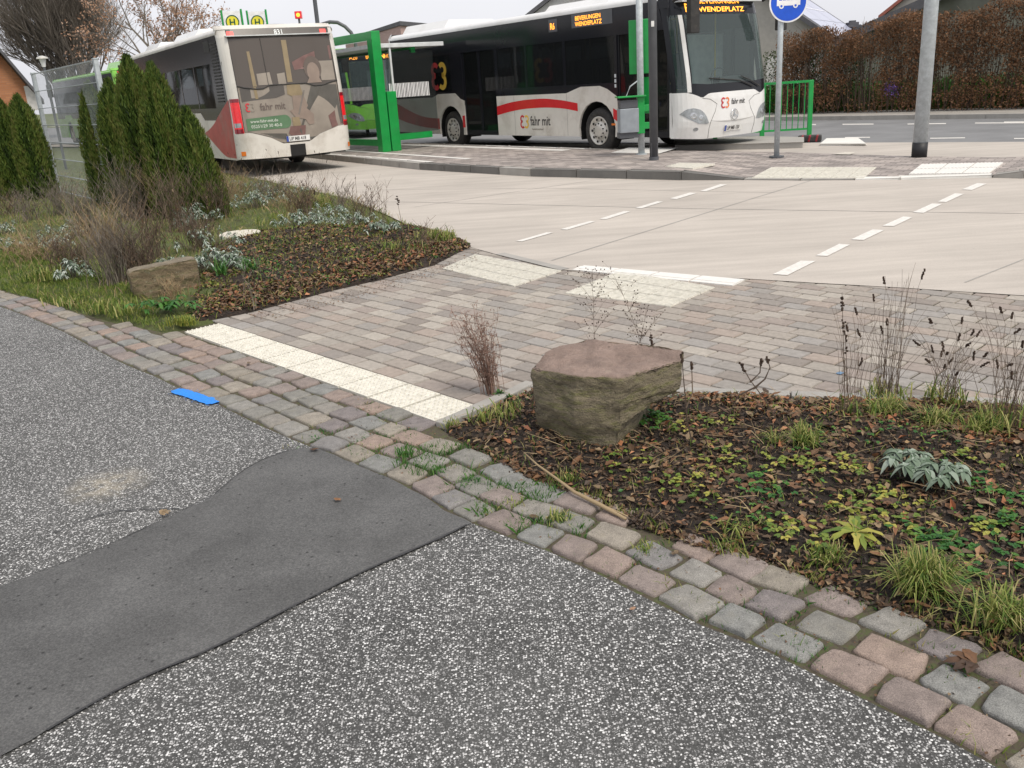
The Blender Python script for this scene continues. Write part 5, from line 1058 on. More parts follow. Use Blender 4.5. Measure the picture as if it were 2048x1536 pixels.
def plant(name,label,cat,c,parts,group=None):
    o=empty(name,c); tag(o,label,cat,group)
    for nm,b,m in parts: b.build(nm,m,o)
    return o
def gz(u,v,h,z=.05):
    p=G(u,v,z)
    for _ in range(4): z=h(p[0],p[1]); p=G(u,v,z)
    return p
# silver woolly plants: many spear shaped felted leaves on sprawling stems
def silver(label,c,n,rad,hgt,Ls=.06,group='silver woolly plants in the beds'):
    b=MB(); sb=MB()
    for i in range(n):
        a=random.uniform(0,6.283); q=random.random()**.6*rad; h=hgt*random.uniform(.45,1.)*(1-.45*(q/rad)**2); e=np.array([math.cos(a)*q,math.sin(a)*q,h]); stem(sb,[(e[0]*.3,e[1]*.3,0),(e[0]*.7,e[1]*.7,h*.6),e],.003)
        for k in range(13):
            aa=k*2.4+i; el=random.uniform(-.3,.8); leafshape(b,e-[0,0,random.uniform(0,h*.35)],(math.cos(aa)*math.cos(el),math.sin(aa)*math.cos(el),math.sin(el)),Ls*random.uniform(.6,1.2),Ls*.3,random.random(),.7)
    return plant('silver_plant',label,'silver plant',c,[('leaves',b,'silver_leaf'),('stems',sb,'twig_grey')],group)
# twiggy dead perennial
def dead_bush(label,c,n,h,spr,mat='twig',nm='dead_perennial',group=None,thin=.0022,side=5,leaf=0):
    b=MB(); lb=MB()
    for i in range(n):
        a=random.uniform(0,6.283); q=random.random()**.5*spr; H=h*random.uniform(.55,1.05); P=curve((random.gauss(0,.22*spr),random.gauss(0,.22*spr),0),H*random.uniform(.6,1.05),math.cos(a)*q*.8,math.sin(a)*q*.8,6,.035); stem(b,P,thin*random.uniform(.8,1.6),0,random.random())
        for k in range(side):
            j=random.randrange(2,6); a2=random.uniform(0,6.283); l=H*random.uniform(.08,.28); d=np.array([math.cos(a2)*.6,math.sin(a2)*.6,.8]); e=P[j]+d*l; stem(b,[P[j],P[j]+d*l*.5+[0,0,.01],e],thin*.6,0,random.random())
            if leaf and random.random()<leaf: 
                for _ in range(3): leafshape(lb,P[j]+d*l*random.random(),rng.normal(0,1,3),.03,.008,random.random(),.5)
    pr=[('stems',b,mat)]; 
    if lb.n: pr.append(('dry_leaves',lb,'litter_leaf'))
    return plant(nm,label,'dead plant',c,pr,group)
# ------------------------------------------------------------------ right bed
c=gz(985,790,hR); c[2]-=.01
b=MB(); sb=MB()
for i in range(80):
    a=random.gauss(math.pi,1.3); q=random.uniform(.02,.17); H=random.uniform(.25,.52); P=curve((random.gauss(0,.02),random.gauss(0,.02),0),H,math.cos(a)*q-.05*H,math.sin(a)*q*.6,7,.012); stem(b,P,.0018,0,random.random())
    for k in range(9):
        j=random.randrange(2,8); d=rng.normal(0,1,3); d[2]=abs(d[2])*.5+.4; d/=np.linalg.norm(d); e=P[j]+d*random.uniform(.015,.05); stem(b,[P[j],e],.0009,0,random.random())
        for _ in range(3): leafshape(sb,P[j]+(e-P[j])*random.random(),rng.normal(0,1,3),.012,.004,random.random(),.2)
plant('dead_heather','dry reddish feathery shrub leaning left beside the big boulder','dead plant',c,[('stems',b,'pink_twig'),('dry_leaves',sb,'pink_twig')])
b=MB(); c=gz(1018,800,hR); rosette(b,(0,0,0),26,.06,.018,0,1,(.3,1.3),.3); rosette(b,(-.05,.04,.02),22,.05,.015,0,1,(.3,1.3),.3); plant('green_weed','low grey green weed between dry shrub and left side of boulder','weed',c,[('leaves',b,'fresh_green')])
b=MB(); c=gz(985,840,hR); 
for q in ((-.05,0,0),(0,.05,0),(.06,-.02,0),(.1,.06,0)): blades(b,q,28,.09,.07)
plant('grass_tuft','yellowish grass tuft at the foot of the dry feathery shrub','grass',c,[('blades',b,'grass_blade')])
# airy weeds behind the boulder
def airy(label,u,v,h,dx,dy,br,base=hR):
    c=gz(u,v,base); b=MB(); hb_=MB(); P=curve((0,0,0),h,dx,dy,8,.006); stem(b,P,.0019,0,.3)
    for k in range(br):
        t=random.uniform(.45,1.); j=min(7,int(t*8)); p=P[j]; a=random.uniform(0,6.283); l=h*.30*random.uniform(.3,1.); e=p+np.array([math.cos(a)*l*.6,math.sin(a)*l*.6,l*.75]); stem(b,[p,(p+e)/2+[0,0,.01],e],.0006,0,random.random())
        for m in range(4):
            q=p+(e-p)*random.uniform(.3,1.); a2=random.uniform(0,6.283); e2=q+np.array([math.cos(a2),math.sin(a2),.9])*l*.22; stem(b,[q,e2],.0004,0,random.random()); hb_.box(e2,(.004,.004,.005),random.random())
    return plant('seeding_weed',label,'dead plant',c,[('stems',b,'twig'),('seeds',hb_,'seed_head')])
airy('tall airy seeding weed rising straight behind the boulder',1192,790,.66,.01,.05,22); airy('slanting airy seeding weed behind the right part of the boulder',1305,800,.62,-.16,.1,22); airy('faint thin weed leaning right over the cream tactile field',1262,800,.50,.10,.0,8) 
def stalk(label,c,P,r,heads,mat='twig',nm='seed_stalk'):
    b=MB(); hb_=MB(); stem(b,P,r)
    for (t,l,w_) in heads:
        i=t*(len(P)-1); j=min(len(P)-2,int(i)); p=P[j]+(P[j+1]-P[j])*(i-j); d=(P[j+1]-P[j]); d=d/np.linalg.norm(d)
        for k in range(int(l/.006)):
            q=p+d*k*.006+rng.normal(0,w_*.35,3); hb_.box(q,(w_*random.uniform(.4,.9),w_*random.uniform(.4,.9),.008),random.random())
    return plant(nm,label,'dead plant',c,[('stems',b,mat),('seed_head',hb_,'seed_head')])
c=gz(1308,800,hR); stalk('short dark dock stalk sticking up behind the right edge of boulder',c,curve((0,0,0),.36,-.01,.02),.003,[(.72,.07,.012),(.85,.05,.010)])
def forked(label,u,v,pts,r=.003):
    c=gz(u,v,hR); Y=c[1]; b=MB(); hb_=MB()
    for br in pts:
        P=[AY(a,e,Y+dy)-c for a,e,dy in br]; stem(b,P,r)
        for k in range(10): 
            q=P[-1]+(P[-2]-P[-1])*random.uniform(0,.5)+rng.normal(0,.003,3); hb_.box(q,(.007,.007,.01),random.random())
    return plant('seed_stalk',label,'dead plant',c,[('stems',b,'twig'),('seed_head',hb_,'seed_head')])
forked('dark forked stalk right of the boulder with one curved arm',1385,890,[[(1385,890,0),(1374,840,0),(1370,790,0),(1366,745,0),(1364,705,0)],[(1372,815,0),(1385,785,.01),(1384,750,.02),(1383,725,.02)]],.0042)
forked('leaning dark stalk with curling tips above the edging stones',1540,850,[[(1560,850,0),(1530,800,0),(1500,760,0),(1480,725,0)],[(1510,775,0),(1530,758,.02),(1540,735,.03),(1534,716,.03)],[(1510,775,0),(1478,790,-.02),(1440,860,-.05)],[(1500,765,0),(1520,745,0),(1522,718,0)]],.0046)
for i,(u,v,uu,vv,L,lab) in enumerate(((1690,815,1684,585,.07,'tallest dark mullein like stalk with thick seed spike over the paving'),(1697,805,1690,660,.05,'second dark seed stalk standing close beside the tallest one'))):
    c=gz(u,v,hR); e=AY(uu,vv,c[1]+.02)-c; P=[e*t for t in np.linspace(0,1,7)]; stalk(lab,c,P,.0026,[(.86,L*1.0,.012),(.70,L*.6,.011)])
# clump of tall dry grass with seed heads
def tallgrass(label,u,v,n,H,spr,heads,base=hR,green=80):
    c=gz(u,v,base); b=MB(); hb_=MB(); g=MB()
    for i in range(n):
        a=random.uniform(0,6.283); q=random.random()*spr; h=H*random.uniform(.45,1.05); P=curve((random.gauss(0,.035),random.gauss(0,.035),0),h,math.cos(a)*q,math.sin(a)*q*.7,7,.012); stem(b,P,.0013,0,random.random())
        if i<heads:
            d=P[-1]-P[-2]; d/=np.linalg.norm(d); l=random.uniform(.025,.05)
            for k in range(9): hb_.box(P[-1]-d*l*k/9+rng.normal(0,.0015,3),(.006,.006,.009),random.random())
    blades(g,(0,0,0),green,.13,.12,base=.06); return plant('tall_grass_clump',label,'dry grass',c,[('stems',b,'twig'),('seed_heads',hb_,'seed_head'),('blades',g,'grass_blade')])
tallgrass('tall dry grass clump with many fine stems in the middle of right bed',1770,800,46,.66,.24,6); tallgrass('dry grass clump with dark slanting seed heads near right edge',1890,805,46,.42,.34,20); tallgrass('sparse long dry grass stems at the far right of the bed',2010,850,46,.60,.28,8); tallgrass('very thin tall grass stems left of the tall dry grass clump',1700,830,22,.55,.12,3,green=40)
for u,v,n,h,s,lab in ((1582,890,120,.12,.10,'bright green grass tussock in the middle of right bed'),(1835,1180,240,.17,.17,'large yellow green grass tussock overhanging the setts'),(1990,1240,120,.13,.15,'grass tussock at the right edge by the setts'),(1880,850,110,.10,.14,'low grassy patch under the dry seed heads'),(1665,1120,60,.07,.06,'small fresh green tuft beside the yellow rosette'),(1460,1080,45,.08,.08,'thin reddish grass tuft at bed edge above the pink setts'),(1780,825,130,.09,.11,'dense straw coloured tussock at the foot of tall dry grass'),(1960,860,110,.10,.12,'grassy tussock by the paving edge at right')):
    c=gz(u,v,hR); b=MB()
    for q in range(6): blades(b,(random.gauss(0,.035),random.gauss(0,.025),0),n//3,h*random.uniform(.7,1.15),s*random.uniform(.8,1.2),wd=.0026,base=.022)
    plant('grass_tuft',lab,'grass',c,[('blades',b,'grass_blade')],'grass tufts in the right bed')
for u,v,n,r,h,lab in ((1810,950,9,.055,.10,'silver green felted plant with drooping leaves, left half'),(1880,975,10,.06,.10,'silver green felted plant with drooping leaves, lower right half')):
    b=MB(); c=gz(u,v,hR)
    for i in range(n):
        a=i*2.4; q=r*math.sqrt((i+.5)/n)*1.6; o=np.array([math.cos(a)*q,math.sin(a)*q,h*(1-.3*q/r*.6)])
        rosette(b,o,12,.058,.025,0,.72,(-.2,.7),.9)
    plant('silver_plant',lab,'silver plant',c,[('leaves',b,'silver_leaf')],'felted silver plants in the right bed')
c=gz(1710,1070,hR); b=MB(); 
for k in range(17): a=k*.37*6.28; leafshape(b,(0,0,.01),(math.cos(a),math.sin(a),random.uniform(.15,.7)),random.uniform(.09,.15),.026,random.uniform(.1,1),.5,0,.32)
plant('dandelion_rosette','yellowing toothed dandelion rosette in the right bed','dandelion',c,[('leaves',b,'yellow_green')])
# leafy creeping weeds : patches of three-lobed leaves
def clover(label,pts,mat,n,L,hgt=.03,base=hR,group='low leafy weeds in the beds'):
    cs=gz(*pts[0],base); b=MB()
    for u,v in pts:
        p=gz(u,v,base)-cs
        for _ in range(n):
            o=p+np.array([*rng.normal(0,.045,2),random.uniform(.3,1)*hgt]); a=random.uniform(0,6.28); r=random.random()
            for k in (-1,0,1): leafshape(b,o,(math.cos(a+k*1.1),math.sin(a+k*1.1),random.uniform(0,.5)),L*random.uniform(.8,1.1),L*.75,min(1,max(0,r+random.uniform(-.1,.1))),.3,0,.1)
    return plant('leafy_weed',label,'weed',cs,[('leaves',b,mat)],group)
clover('yellow green strawberry like leaves in the centre of right bed',[(1600,930),(1640,935),(1680,930),(1560,930),(1700,945)],'yellow_green',12,.022)
clover('green leafy weed patch right of the big boulder',[(1440,900),(1460,930),(1420,930)],'yellow_green',10,.02)
for i_,(uv_,m_,lb_) in enumerate((([(1360,860),(1400,850),(1450,850)],'yellow_green','low leafy weeds at back of right bed beside boulder'),([(1530,960),(1500,985),(1560,990)],'fresh_green','small green weeds in the middle of dark soil'),([(1700,1000),(1660,1010),(1740,1030)],'yellow_green','weeds just above the dandelion rosette'),([(1950,980),(1990,990),(2030,1000)],'fresh_green','green weeds between silver plant and right frame edge'),([(1900,1150),(1940,1160)],'fresh_green','green weeds above the right tussock'),([(1600,1060),(1560,1070),(1620,1090)],'yellow_green','little yellow green weeds left of the dandelion rosette'))): clover(lb_,uv_,m_,11,.022)
clover('bright weed right at the foot of the boulder',[(1305,850),(1320,845)],'fresh_green',12,.03,.05)
clover('small yellow leaves at the lower right of boulder',[(1280,935),(1250,915),(1245,950)],'yellow_green',8,.018); clover('strawberry leaves near the left of right bed',[(1395,1000),(1350,960),(1400,960),(1380,985)],'yellow_green',8,.022)
clover('green weed patch between dandelion rosette and right edge',[(1890,1090),(1860,1100),(1850,1075),(1910,1100)],'fresh_green',13,.022); clover('leafy weeds below the felted silver plant',[(1770,990),(1810,1010),(1760,1040),(1800,1050)],'yellow_green',10,.024)
clover('green leaves at the right frame edge of bed',[(2030,1060),(2040,1110),(2000,1050),(2045,1150)],'fresh_green',12,.022); clover('tiny green weed in dark soil above pink setts',[(1520,1030),(1510,1040)],'fresh_green',8,.016); clover('mixed green weeds behind the grass tussock',[(1640,870),(1600,900),(1740,880),(1770,860),(1840,870)],'fresh_green',9,.018); clover('yellow leaves right of felted silver plant',[(1935,930),(1925,920),(1950,1060),(1980,1050)],'yellow_green',7,.024)
# leaf litter and bark mulch, nobody could count it
def litter(name,poly,n,h,mat,size,fold=.25,flat=.35,r0=0,r1=1,keep=None):
    P=scatter(poly,n)
    if keep is not None: P=P[keep(P)]
    N=len(P); z=np.array([h(x,y) for x,y in P]); s=rng.uniform(*size,N); a=rng.uniform(0,6.283,N); ti=rng.normal(0,flat,(N,2))
    u=np.stack([np.cos(a)*s,np.sin(a)*s,ti[:,0]*s],1); wv=rng.uniform(.35,.75,N)*s; v=np.stack([-np.sin(a)*wv,np.cos(a)*wv,ti[:,1]*wv],1)
    c=np.stack([P[:,0],P[:,1],z+.004+rng.uniform(0,.014,N)],1); b=MB(); b.quads(c,u,v,rng.uniform(r0,r1,N),0,fold); return struct(b.build(name,mat),'stuff')
def chips(name,poly,n,h,size=(.008,.03)):
    P=scatter(poly,n); b=MB()
    for x,y in P: l=random.uniform(*size); b.box((x,y,h(x,y)+random.uniform(.0,.01)),(l,l*random.uniform(.2,.5),.004),random.uniform(0,6.28),0,random.random(),random.gauss(0,.3),random.gauss(0,.3))
    return struct(b.build(name,'mulch_chip'),'stuff')
RBv=[p for p in GL([(890,862),(1008,806),(1066,778),(1370,790),(1700,800),(2048,814),(2850,855),(2850,1590),(2400,1425),(2048,1295),(1950,1255),(1800,1212),(1700,1176),(1600,1136),(1500,1103),(1380,1074),(1300,1040),(1180,984),(1050,940),(930,885)])]
chips('bark_mulch',RBv,13000,hR,(.006,.026)); litter('leaf_litter',RBv,8000,hR,'litter_leaf',(.005,.019)); b=MB()
for x,y in scatter(RBv,780):
    a=random.uniform(0,6.283); leafshape(b,(x,y,hR(x,y)+random.uniform(.005,.02)),(math.cos(a),math.sin(a),random.uniform(-.1,.35)),random.uniform(.025,.062),random.uniform(.018,.034),random.random(),random.uniform(-.3,.5),0,.14)
struct(b.build('leaf_litter','litter_leaf'),'stuff')
b=MB()
for x,y in scatter(RBv,430):
    a=random.uniform(0,6.283); l=random.uniform(.05,.2); z=hR(x,y)+.012; e=np.array([x+math.cos(a)*l,y+math.sin(a)*l,z+random.uniform(-.005,.05)]); m_=(np.array([x,y,z])+e)/2+rng.normal(0,.012,3); b.tube([(x,y,z),m_,e],[.0016,.0013,.0007],3,0,random.random(),cap=False)
struct(b.build('dry_twigs','straw'),'stuff')
FB=GL([(1370,790),(2048,814),(2048,900),(1700,850),(1500,830),(1370,815)]); litter('leaf_litter',FB,700,hR,'litter_leaf',(.008,.022),.3,.4,.3,1)
def ggrass(name,poly,n,h,hgt,wd,mat='grass_blade',r0=0,r1=1,keep=None):
    P=scatter(poly,n)
    if keep is not None: P=P[keep(P)]
    N=len(P); z=np.array([h(x,y) for x,y in P]); a=rng.uniform(0,6.283,N); L=rng.uniform(.4,1,N)*hgt; le=rng.normal(0,.45,(N,2))*L[:,None]
    b=MB(); s=np.stack([np.cos(a)*wd,np.sin(a)*wd,0*a],1); o=np.stack([P[:,0],P[:,1],z-.005],1); t=o+np.stack([le[:,0],le[:,1],L],1); m=o+np.stack([le[:,0]*.35,le[:,1]*.35,L*.6],1)
    V=np.stack([o-s,o+s,m+s*.8,t,m-s*.8],1).reshape(-1,3); b.v.append(V); b.n=len(V); b.f=[[5*i,5*i+1,5*i+2,5*i+3,5*i+4] for i in range(N)]; b.m=[0]*N; b.r=list(rng.uniform(r0,r1,N)); return struct(b.build(name,mat),'stuff')
ggrass('sparse_grass',RBv,2400,hR,.05,.0022)
litter('seedlings',RBv,1700,hR,'fresh_green',(.004,.012),.2,.3,0,1,lambda P:np.array([mnoise.noise((x*3,y*3,6))>.05 for x,y in P])); litter('seedlings',RBv,1300,hR,'yellow_green',(.004,.013),.2,.3,0,1,lambda P:np.array([mnoise.noise((x*3,y*3,16))>.05 for x,y in P]))
ggrass('dry_straw',RBv,2600,hR,.035,.0012,'straw')
# moss and grass in the joints of the setts
JP=[p for p in GL([(560,900),(700,790),(870,850),(1060,930),(1260,1040),(1500,1110),(1700,1180),(2048,1330),(2048,1560),(1700,1370),(1400,1240),(1100,1090),(940,1035),(800,955),(620,880)])]
def hz(x,y): return -.008
kp=lambda P: np.array([mnoise.noise((x*3.5,y*3.5,2))>.08 for x,y in P])
ggrass('joint_grass',JP,6500,hz,.034,.0017,'fresh_green',.1,1,kp); ggrass('joint_grass',GL([(0,580),(366,668),(640,770),(880,860),(620,885),(340,765),(0,610)]),2200,hz,.02,.0016,'grass_blade',0,1,kp)
JQ=GL([(760,885),(880,880),(1010,920),(1190,1000),(1170,1075),(1060,1085),(900,1005),(800,950)])
ggrass('joint_grass',JQ,3600,hz,.055,.0017,'fresh_green',.2,1,lambda P:np.array([mnoise.noise((x*6,y*6,31))>.10 for x,y in P])); ggrass('joint_grass',JP,1800,hz,.045,.0016,'grass_blade',.2,1,lambda P:np.array([mnoise.noise((x*5,y*5,41))>.22 for x,y in P]))
litter('joint_debris',JP,900,hz,'litter_leaf',(.003,.008),.2,.3)
for u,v,n,h,lab in ((812,915,90,.06,'grass tuft growing from a joint beside the asphalt patch corner'),(940,968,80,.05,'grass tuft in the sett joints left of the long dry stick'),(880,950,40,.05,'small grass tuft between two setts near the patch'),(1030,1015,40,.045,'tiny green tuft between setts below the long dry stick'),(1120,1045,70,.055,'yellowish grass tuft among pale setts below the boulder'),(1290,1105,50,.05,'leafy green tuft between grey setts near dark soil'),(905,857,80,.07,'straw coloured tuft at the lower end of the tactile strip'),(1140,965,70,.08,'reddish grass tuft beside the long dry stick'),(625,880,20,.02,'tiny moss tuft at patch tip')):
    c=G(u,v,-.005); b=MB(); blades(b,(0,0,0),n,h,.05,base=.022,wd=.0026); plant('grass_tuft',lab,'grass',c,[('blades',b,'fresh_green' if v<1020 and u<1000 and u!=905 else 'grass_blade')],'grass tufts in the sett joints')
EB=GL([(930,882),(985,905),(1050,938),(1180,982),(1240,1012),(1300,1042),(1380,1074),(1500,1104),(1600,1137),(1700,1177),(1800,1213),(1880,1238),(1950,1258),(2048,1298),(2400,1450),(2400,1485),(2048,1328),(1900,1262),(1800,1236),(1700,1198),(1600,1158),(1500,1126),(1380,1094),(1300,1062),(1180,1002),(1050,956),(940,898)])
he=lambda x,y: max(hR(x,y),-.004)
chips('edge_crumbs',EB,1500,he,(.006,.02)); litter('edge_litter',EB,900,he,'litter_leaf',(.005,.018),.3,.4); ggrass('edge_grass',EB,900,he,.06,.002,'grass_blade',0,1,lambda P:np.array([mnoise.noise((x*5,y*5,51))>-.02 for x,y in P]))
litter('russet_litter',RBv,420,hR,'russet_leaf',(.010,.026),.35,.45); litter('russet_litter',FB,260,hR,'russet_leaf',(.010,.024),.35,.45)
# long dry stick
pp_=[G(u,v,z) for u,v,z in ((1048,905,.06),(1075,930,.05),(1110,955,.04),(1150,985,.03),(1200,1010,.025),(1252,1038,.02))]; b=MB(); b.tube(pp_,[.003,.0045,.0055,.0075,.0095,.006],7); b.tube([pp_[1],pp_[1]+np.array([-.03,.01,-.01])],.002,4); b.tube([pp_[3],pp_[5]+np.array([.01,.02,0])],.003,5)
o=b.build('dry_stick','straw',smooth=True); tag(o,'long straw coloured dry stem lying across the setts below the boulder','stick')
b=MB(); 
for _ in range(700): 
    r=random.random()**.6; a=random.uniform(0,6.28); b.box((math.cos(a)*r*.10*random.uniform(.7,1.1),math.sin(a)*r*.07*random.uniform(.7,1.1),.035*(1-r*r)*random.random()),(.014,.008,.006),a,0,random.random(),random.gauss(0,.5),random.gauss(0,.5))
c=gz(1302,1040,hR); o=b.build('soil_clump','mulch_chip'); o.location=tuple(c); tag(o,'small dark clump of soil spilling onto the setts at the stick end','soil clump')
# single fallen leaves one can point to
def fleaf(label,u,v,z,L,rz,r,mat='litter_leaf'):
    b=MB(); 
    for k in range(-2,3): leafshape(b,(0,0,.006),(math.cos(k*.55),math.sin(k*.55),.25+.1*abs(k)),L*(1-.12*abs(k)),L*.38,r+random.uniform(-.05,.05),.35,0,.15)
    o=b.build('fallen_leaf',mat); o.location=tuple(G(u,v,z)); o.rotation_euler=(random.uniform(-.15,.15),random.uniform(-.15,.15),rz); tag(o,label,'leaf','single fallen leaves')
fleaf('curled brown oak leaf lying on the setts at lower right',1950,1330,.015,.085,2.8,.8); fleaf('small reddish leaf on the asphalt beside the patch',322,1030,.003,.045,.5,.6); fleaf('pinkish leaf at the upper tip of the asphalt patch',627,903,.006,.04,1.5,.8); fleaf('tiny greenish leaf lying in the middle of the patch',672,1003,.006,.03,1,.4)
fleaf('red and white leaf scrap on a joint below the boulder',1065,1038,.01,.035,1,.5); fleaf('brown leaf on the lower sett row right of centre',1355,1110,.012,.03,2.3,.7); fleaf('large round brown leaf on the yellow leaves of right bed',1785,1010,.07,.055,2,.95); fleaf('orange leaf under the tall dry grass clump',1850,832,.06,.06,2,.9); fleaf('small orange leaf on the chipped asphalt at lower right',1268,1222,.002,.02,2,.95,'oak_leaf'); fleaf('brown leaf lying on setts at the left of tactile strip',495,728,.012,.03,0,.7)
fleaf('dark brown leaf beside the large tussock',1905,1190,.06,.08,1,.5); fleaf('long brown leaf below the felted silver plant',1960,1010,.06,.07,.4,.6); fleaf('pink brown leaf in dark soil, centre of right bed',1590,980,.06,.05,1.4,.9)
b=MB(); b.box((0,0,0),(.04,.028,.003),.6); o=b.build('blue_scrap','dull_blue'); o.location=tuple(G(1680,746,.004)); tag(o,'small blue plastic scrap on the paving behind the tall grass','scrap')
# ------------------------------------------------------------------ left bed and verge
hV=lambda x,y: max(hL(x,y),0)
LVf=GL([(-350,500),(0,577),(60,594),(150,620),(230,643),(330,664),(372,650),(380,620),(400,560),(440,490),(560,470),(700,455),(830,456),(780,431),(700,397),(600,374),(480,351),(200,345),(-200,380)])
ggrass('dry_verge_grass',LVf,9000,hV,.14,.0026,'straw',0,1,lambda P:np.array([mnoise.noise((x*1.1,y*1.1,14))>-.05 for x,y in P])); ggrass('verge_grass',LVf,30000,hV,.085,.003,'grass_blade',.1,1,lambda P:np.array([mnoise.noise((x*1.3,y*1.3,4))>-.28 for x,y in P]))
ggrass('verge_grass',GL([(0,500),(0,580),(230,640),(330,660),(300,600),(200,560),(100,500)]),9000,hV,.06,.0026,'grass_blade',0,.7)
hMM=lambda x,y: max(hM(x,y),hL(x,y))
chips('bark_mulch',MU,6500,hMM,(.01,.04)); litter('leaf_litter',MU,3600,hMM,'litter_leaf',(.010,.030),.3,.35,.1,1)
litter('leaf_litter',GL([(400,640),(480,628),(640,585),(800,545),(940,497),(900,480),(760,530),(600,575),(450,600)]),2200,lambda x,y:max(0,hMM(x,y)),'litter_leaf',(.010,.028),.3,.35,.4,1); ggrass('sparse_grass',MU,3000,hMM,.07,.003); litter('seedlings',MU,2500,hMM,'yellow_green',(.008,.022),.25,.4,0,.8,lambda P:np.array([mnoise.noise((x*1.8,y*1.8,6))>.08 for x,y in P])); litter('seedlings',MU,2500,hMM,'fresh_green',(.008,.02),.25,.4,0,.8,lambda P:np.array([mnoise.noise((x*2.1,y*2.1,26))>.12 for x,y in P]))
litter('russet_litter',MU,500,hMM,'russet_leaf',(.012,.028),.35,.45); litter('russet_litter',GL([(395,645),(480,630),(640,588),(800,548),(940,500),(900,484),(760,530),(600,568),(440,590)]),420,lambda x,y:max(0,hMM(x,y)),'russet_leaf',(.012,.028),.35,.45); litter('leaf_crumbs',GL([(500,632),(700,580),(900,525),(960,500),(960,520),(900,545),(700,605),(520,645)]),700,lambda x,y:.001,'litter_leaf',(.004,.012),.2,.3)
b=MB(); c=gz(322,628,hV)
for _ in range(26):
    o=np.array([random.gauss(0,.14),random.gauss(0,.05),random.uniform(.04,.13)])
    for k in range(6): a=k*1.05+random.random(); leafshape(b,o,(math.cos(a),math.sin(a),random.uniform(-.1,.5)),.075*random.uniform(.7,1.1),.024,random.uniform(0,.8),.6)
plant('hellebore','glossy dark green leaf clump in front of the brown stone block','leafy plant',c,[('leaves',b,'fresh_green')])
b=MB(); c=gz(355,650,hV); 
for _ in range(8): blades(b,(random.gauss(0,.1),random.gauss(0,.03),0),45,.09,.06,wd=.003,base=.02)
plant('grass_tuft','yellow green mossy grass tuft at the corner by the tactile strip','grass',c,[('blades',b,'yellow_green')])
b=MB(); c=gz(480,550,hMM)
for _ in range(3): blades(b,(random.gauss(0,.08),random.gauss(0,.04),0),36,.20,.2,wd=.006,base=.03,r0=.1,r1=.9)
plant('iris_clump','bright green strap leaved clump right of the stone block','leafy plant',c,[('blades',b,'fresh_green')])
for u,v,n,r,h,lab in ((440,540,46,.34,.26,'largest silver woolly plant behind the stone block'),(350,540,24,.22,.16,'silver woolly plant just left behind the stone block'),(150,560,20,.20,.24,'silver woolly plant at the left edge of dead brown stems'),(110,500,16,.22,.26,'silver woolly plant by the grass at far left'),(600,452,26,.38,.20,'silver woolly plant in the middle of the bed edge'),(700,450,24,.40,.18,'silver woolly plant near the seed stalks at right'),(770,462,16,.26,.14,'smallest silver plant near the tip of left bed'),(515,415,34,.5,.28,'silver grey plant behind the manhole cover'),(395,455,26,.40,.34,'silver grey plant in front of the conifers'),(0,470,14,.3,.25,'silver plant cut by left frame edge')):
    silver(lab,gz(u,v,hMM),int(n*1.5),r,h,.052)
for u,v,n,h,s,m_,lab in ((235,565,85,.80,.40,'twig_grey','dense brown dead perennial left of the stone block'),(310,520,48,.9,.35,'twig','dark purplish dead perennial behind the stone block'),(180,470,70,.85,.45,'twig_grey','grey dead perennial in front of the mesh fence'),(360,465,50,1.,.4,'twig','tall brown dead stems in front of the conifers'),(120,430,60,.75,.5,'twig_grey','pale twiggy plant at foot of the left fence post'),(60,440,50,.6,.5,'twig_grey','low twiggy plant at the foot of left conifers'),(260,440,90,1.,.5,'twig_grey','grey twiggy plant below the middle conifers'),(430,440,50,.8,.4,'twig','thin reddish stems right of the middle conifers'),(610,430,50,.62,.35,'twig','dark seed headed stems before the rear bus'),(680,425,26,.55,.3,'twig_grey','pale stems among silver plants near the lane')):
    dead_bush(lab,gz(u,v,hMM),n,h,s,m_,group='dead perennials in the left bed',thin=.003,side=6,leaf=.25 if m_=='twig' else .05)
def bare(label,u,v,uu,vv,L=.09,head=True,base=hMM):
    c=gz(u,v,base); e=AY(uu,vv,c[1])-c; P=[e*t+np.array([math.sin(t*5)*.01,0,0]) for t in np.linspace(0,1,7)]
    stalk(label,c,P,.0045,[(.88,L,.022)] if head else [(.9,.02,.01)])
bare('dark cattail like seed spike nearest the lane',805,478,797,400); bare('dark bent seed stalk among silver plants',625,440,605,362,.06); bare('dark upright seed stalk beside the bent one',633,450,630,380,.05); bare('pale forked stalk before the concrete lane',715,440,712,348,head=False); bare('pale thin stalk between the two forked ones',748,440,742,372,head=False)
for u,v,n,h,s,m_,lab in ((330,430,70,1.05,.5,'straw','pale straw stems at the foot of the tallest conifer'),(210,510,90,.7,.5,'straw','pale dead stems between grass and brown bush'),(285,560,80,.6,.3,'twig','reddish low dead bush touching the stone block'),(400,500,60,.55,.4,'twig','dark thin stems among silver plants behind the block'),(540,400,60,.5,.6,'twig_grey','low grey tangle behind the manhole cover'),(470,400,60,.6,.5,'straw','straw tangle right of the widest conifer'),(70,520,70,.4,.6,'straw','flattened straw coloured stems in the verge at far left'),(10,430,50,.5,.5,'twig','dark stems before the leftmost conifer'),(580,430,50,.45,.5,'straw','straw stems between silver plants and bus lane'),(730,440,40,.5,.4,'twig','dark stems behind the silver plants at right'),(140,540,80,.5,.4,'twig','brown twigs in the verge left of the brown bush'),(350,600,24,.25,.2,'straw','short straw stems beside the green leaf clump')):
    dead_bush(lab,gz(u,v,hMM),n,h,s,m_,group='dead perennials in the left bed',thin=.0028,side=6,leaf=.12)
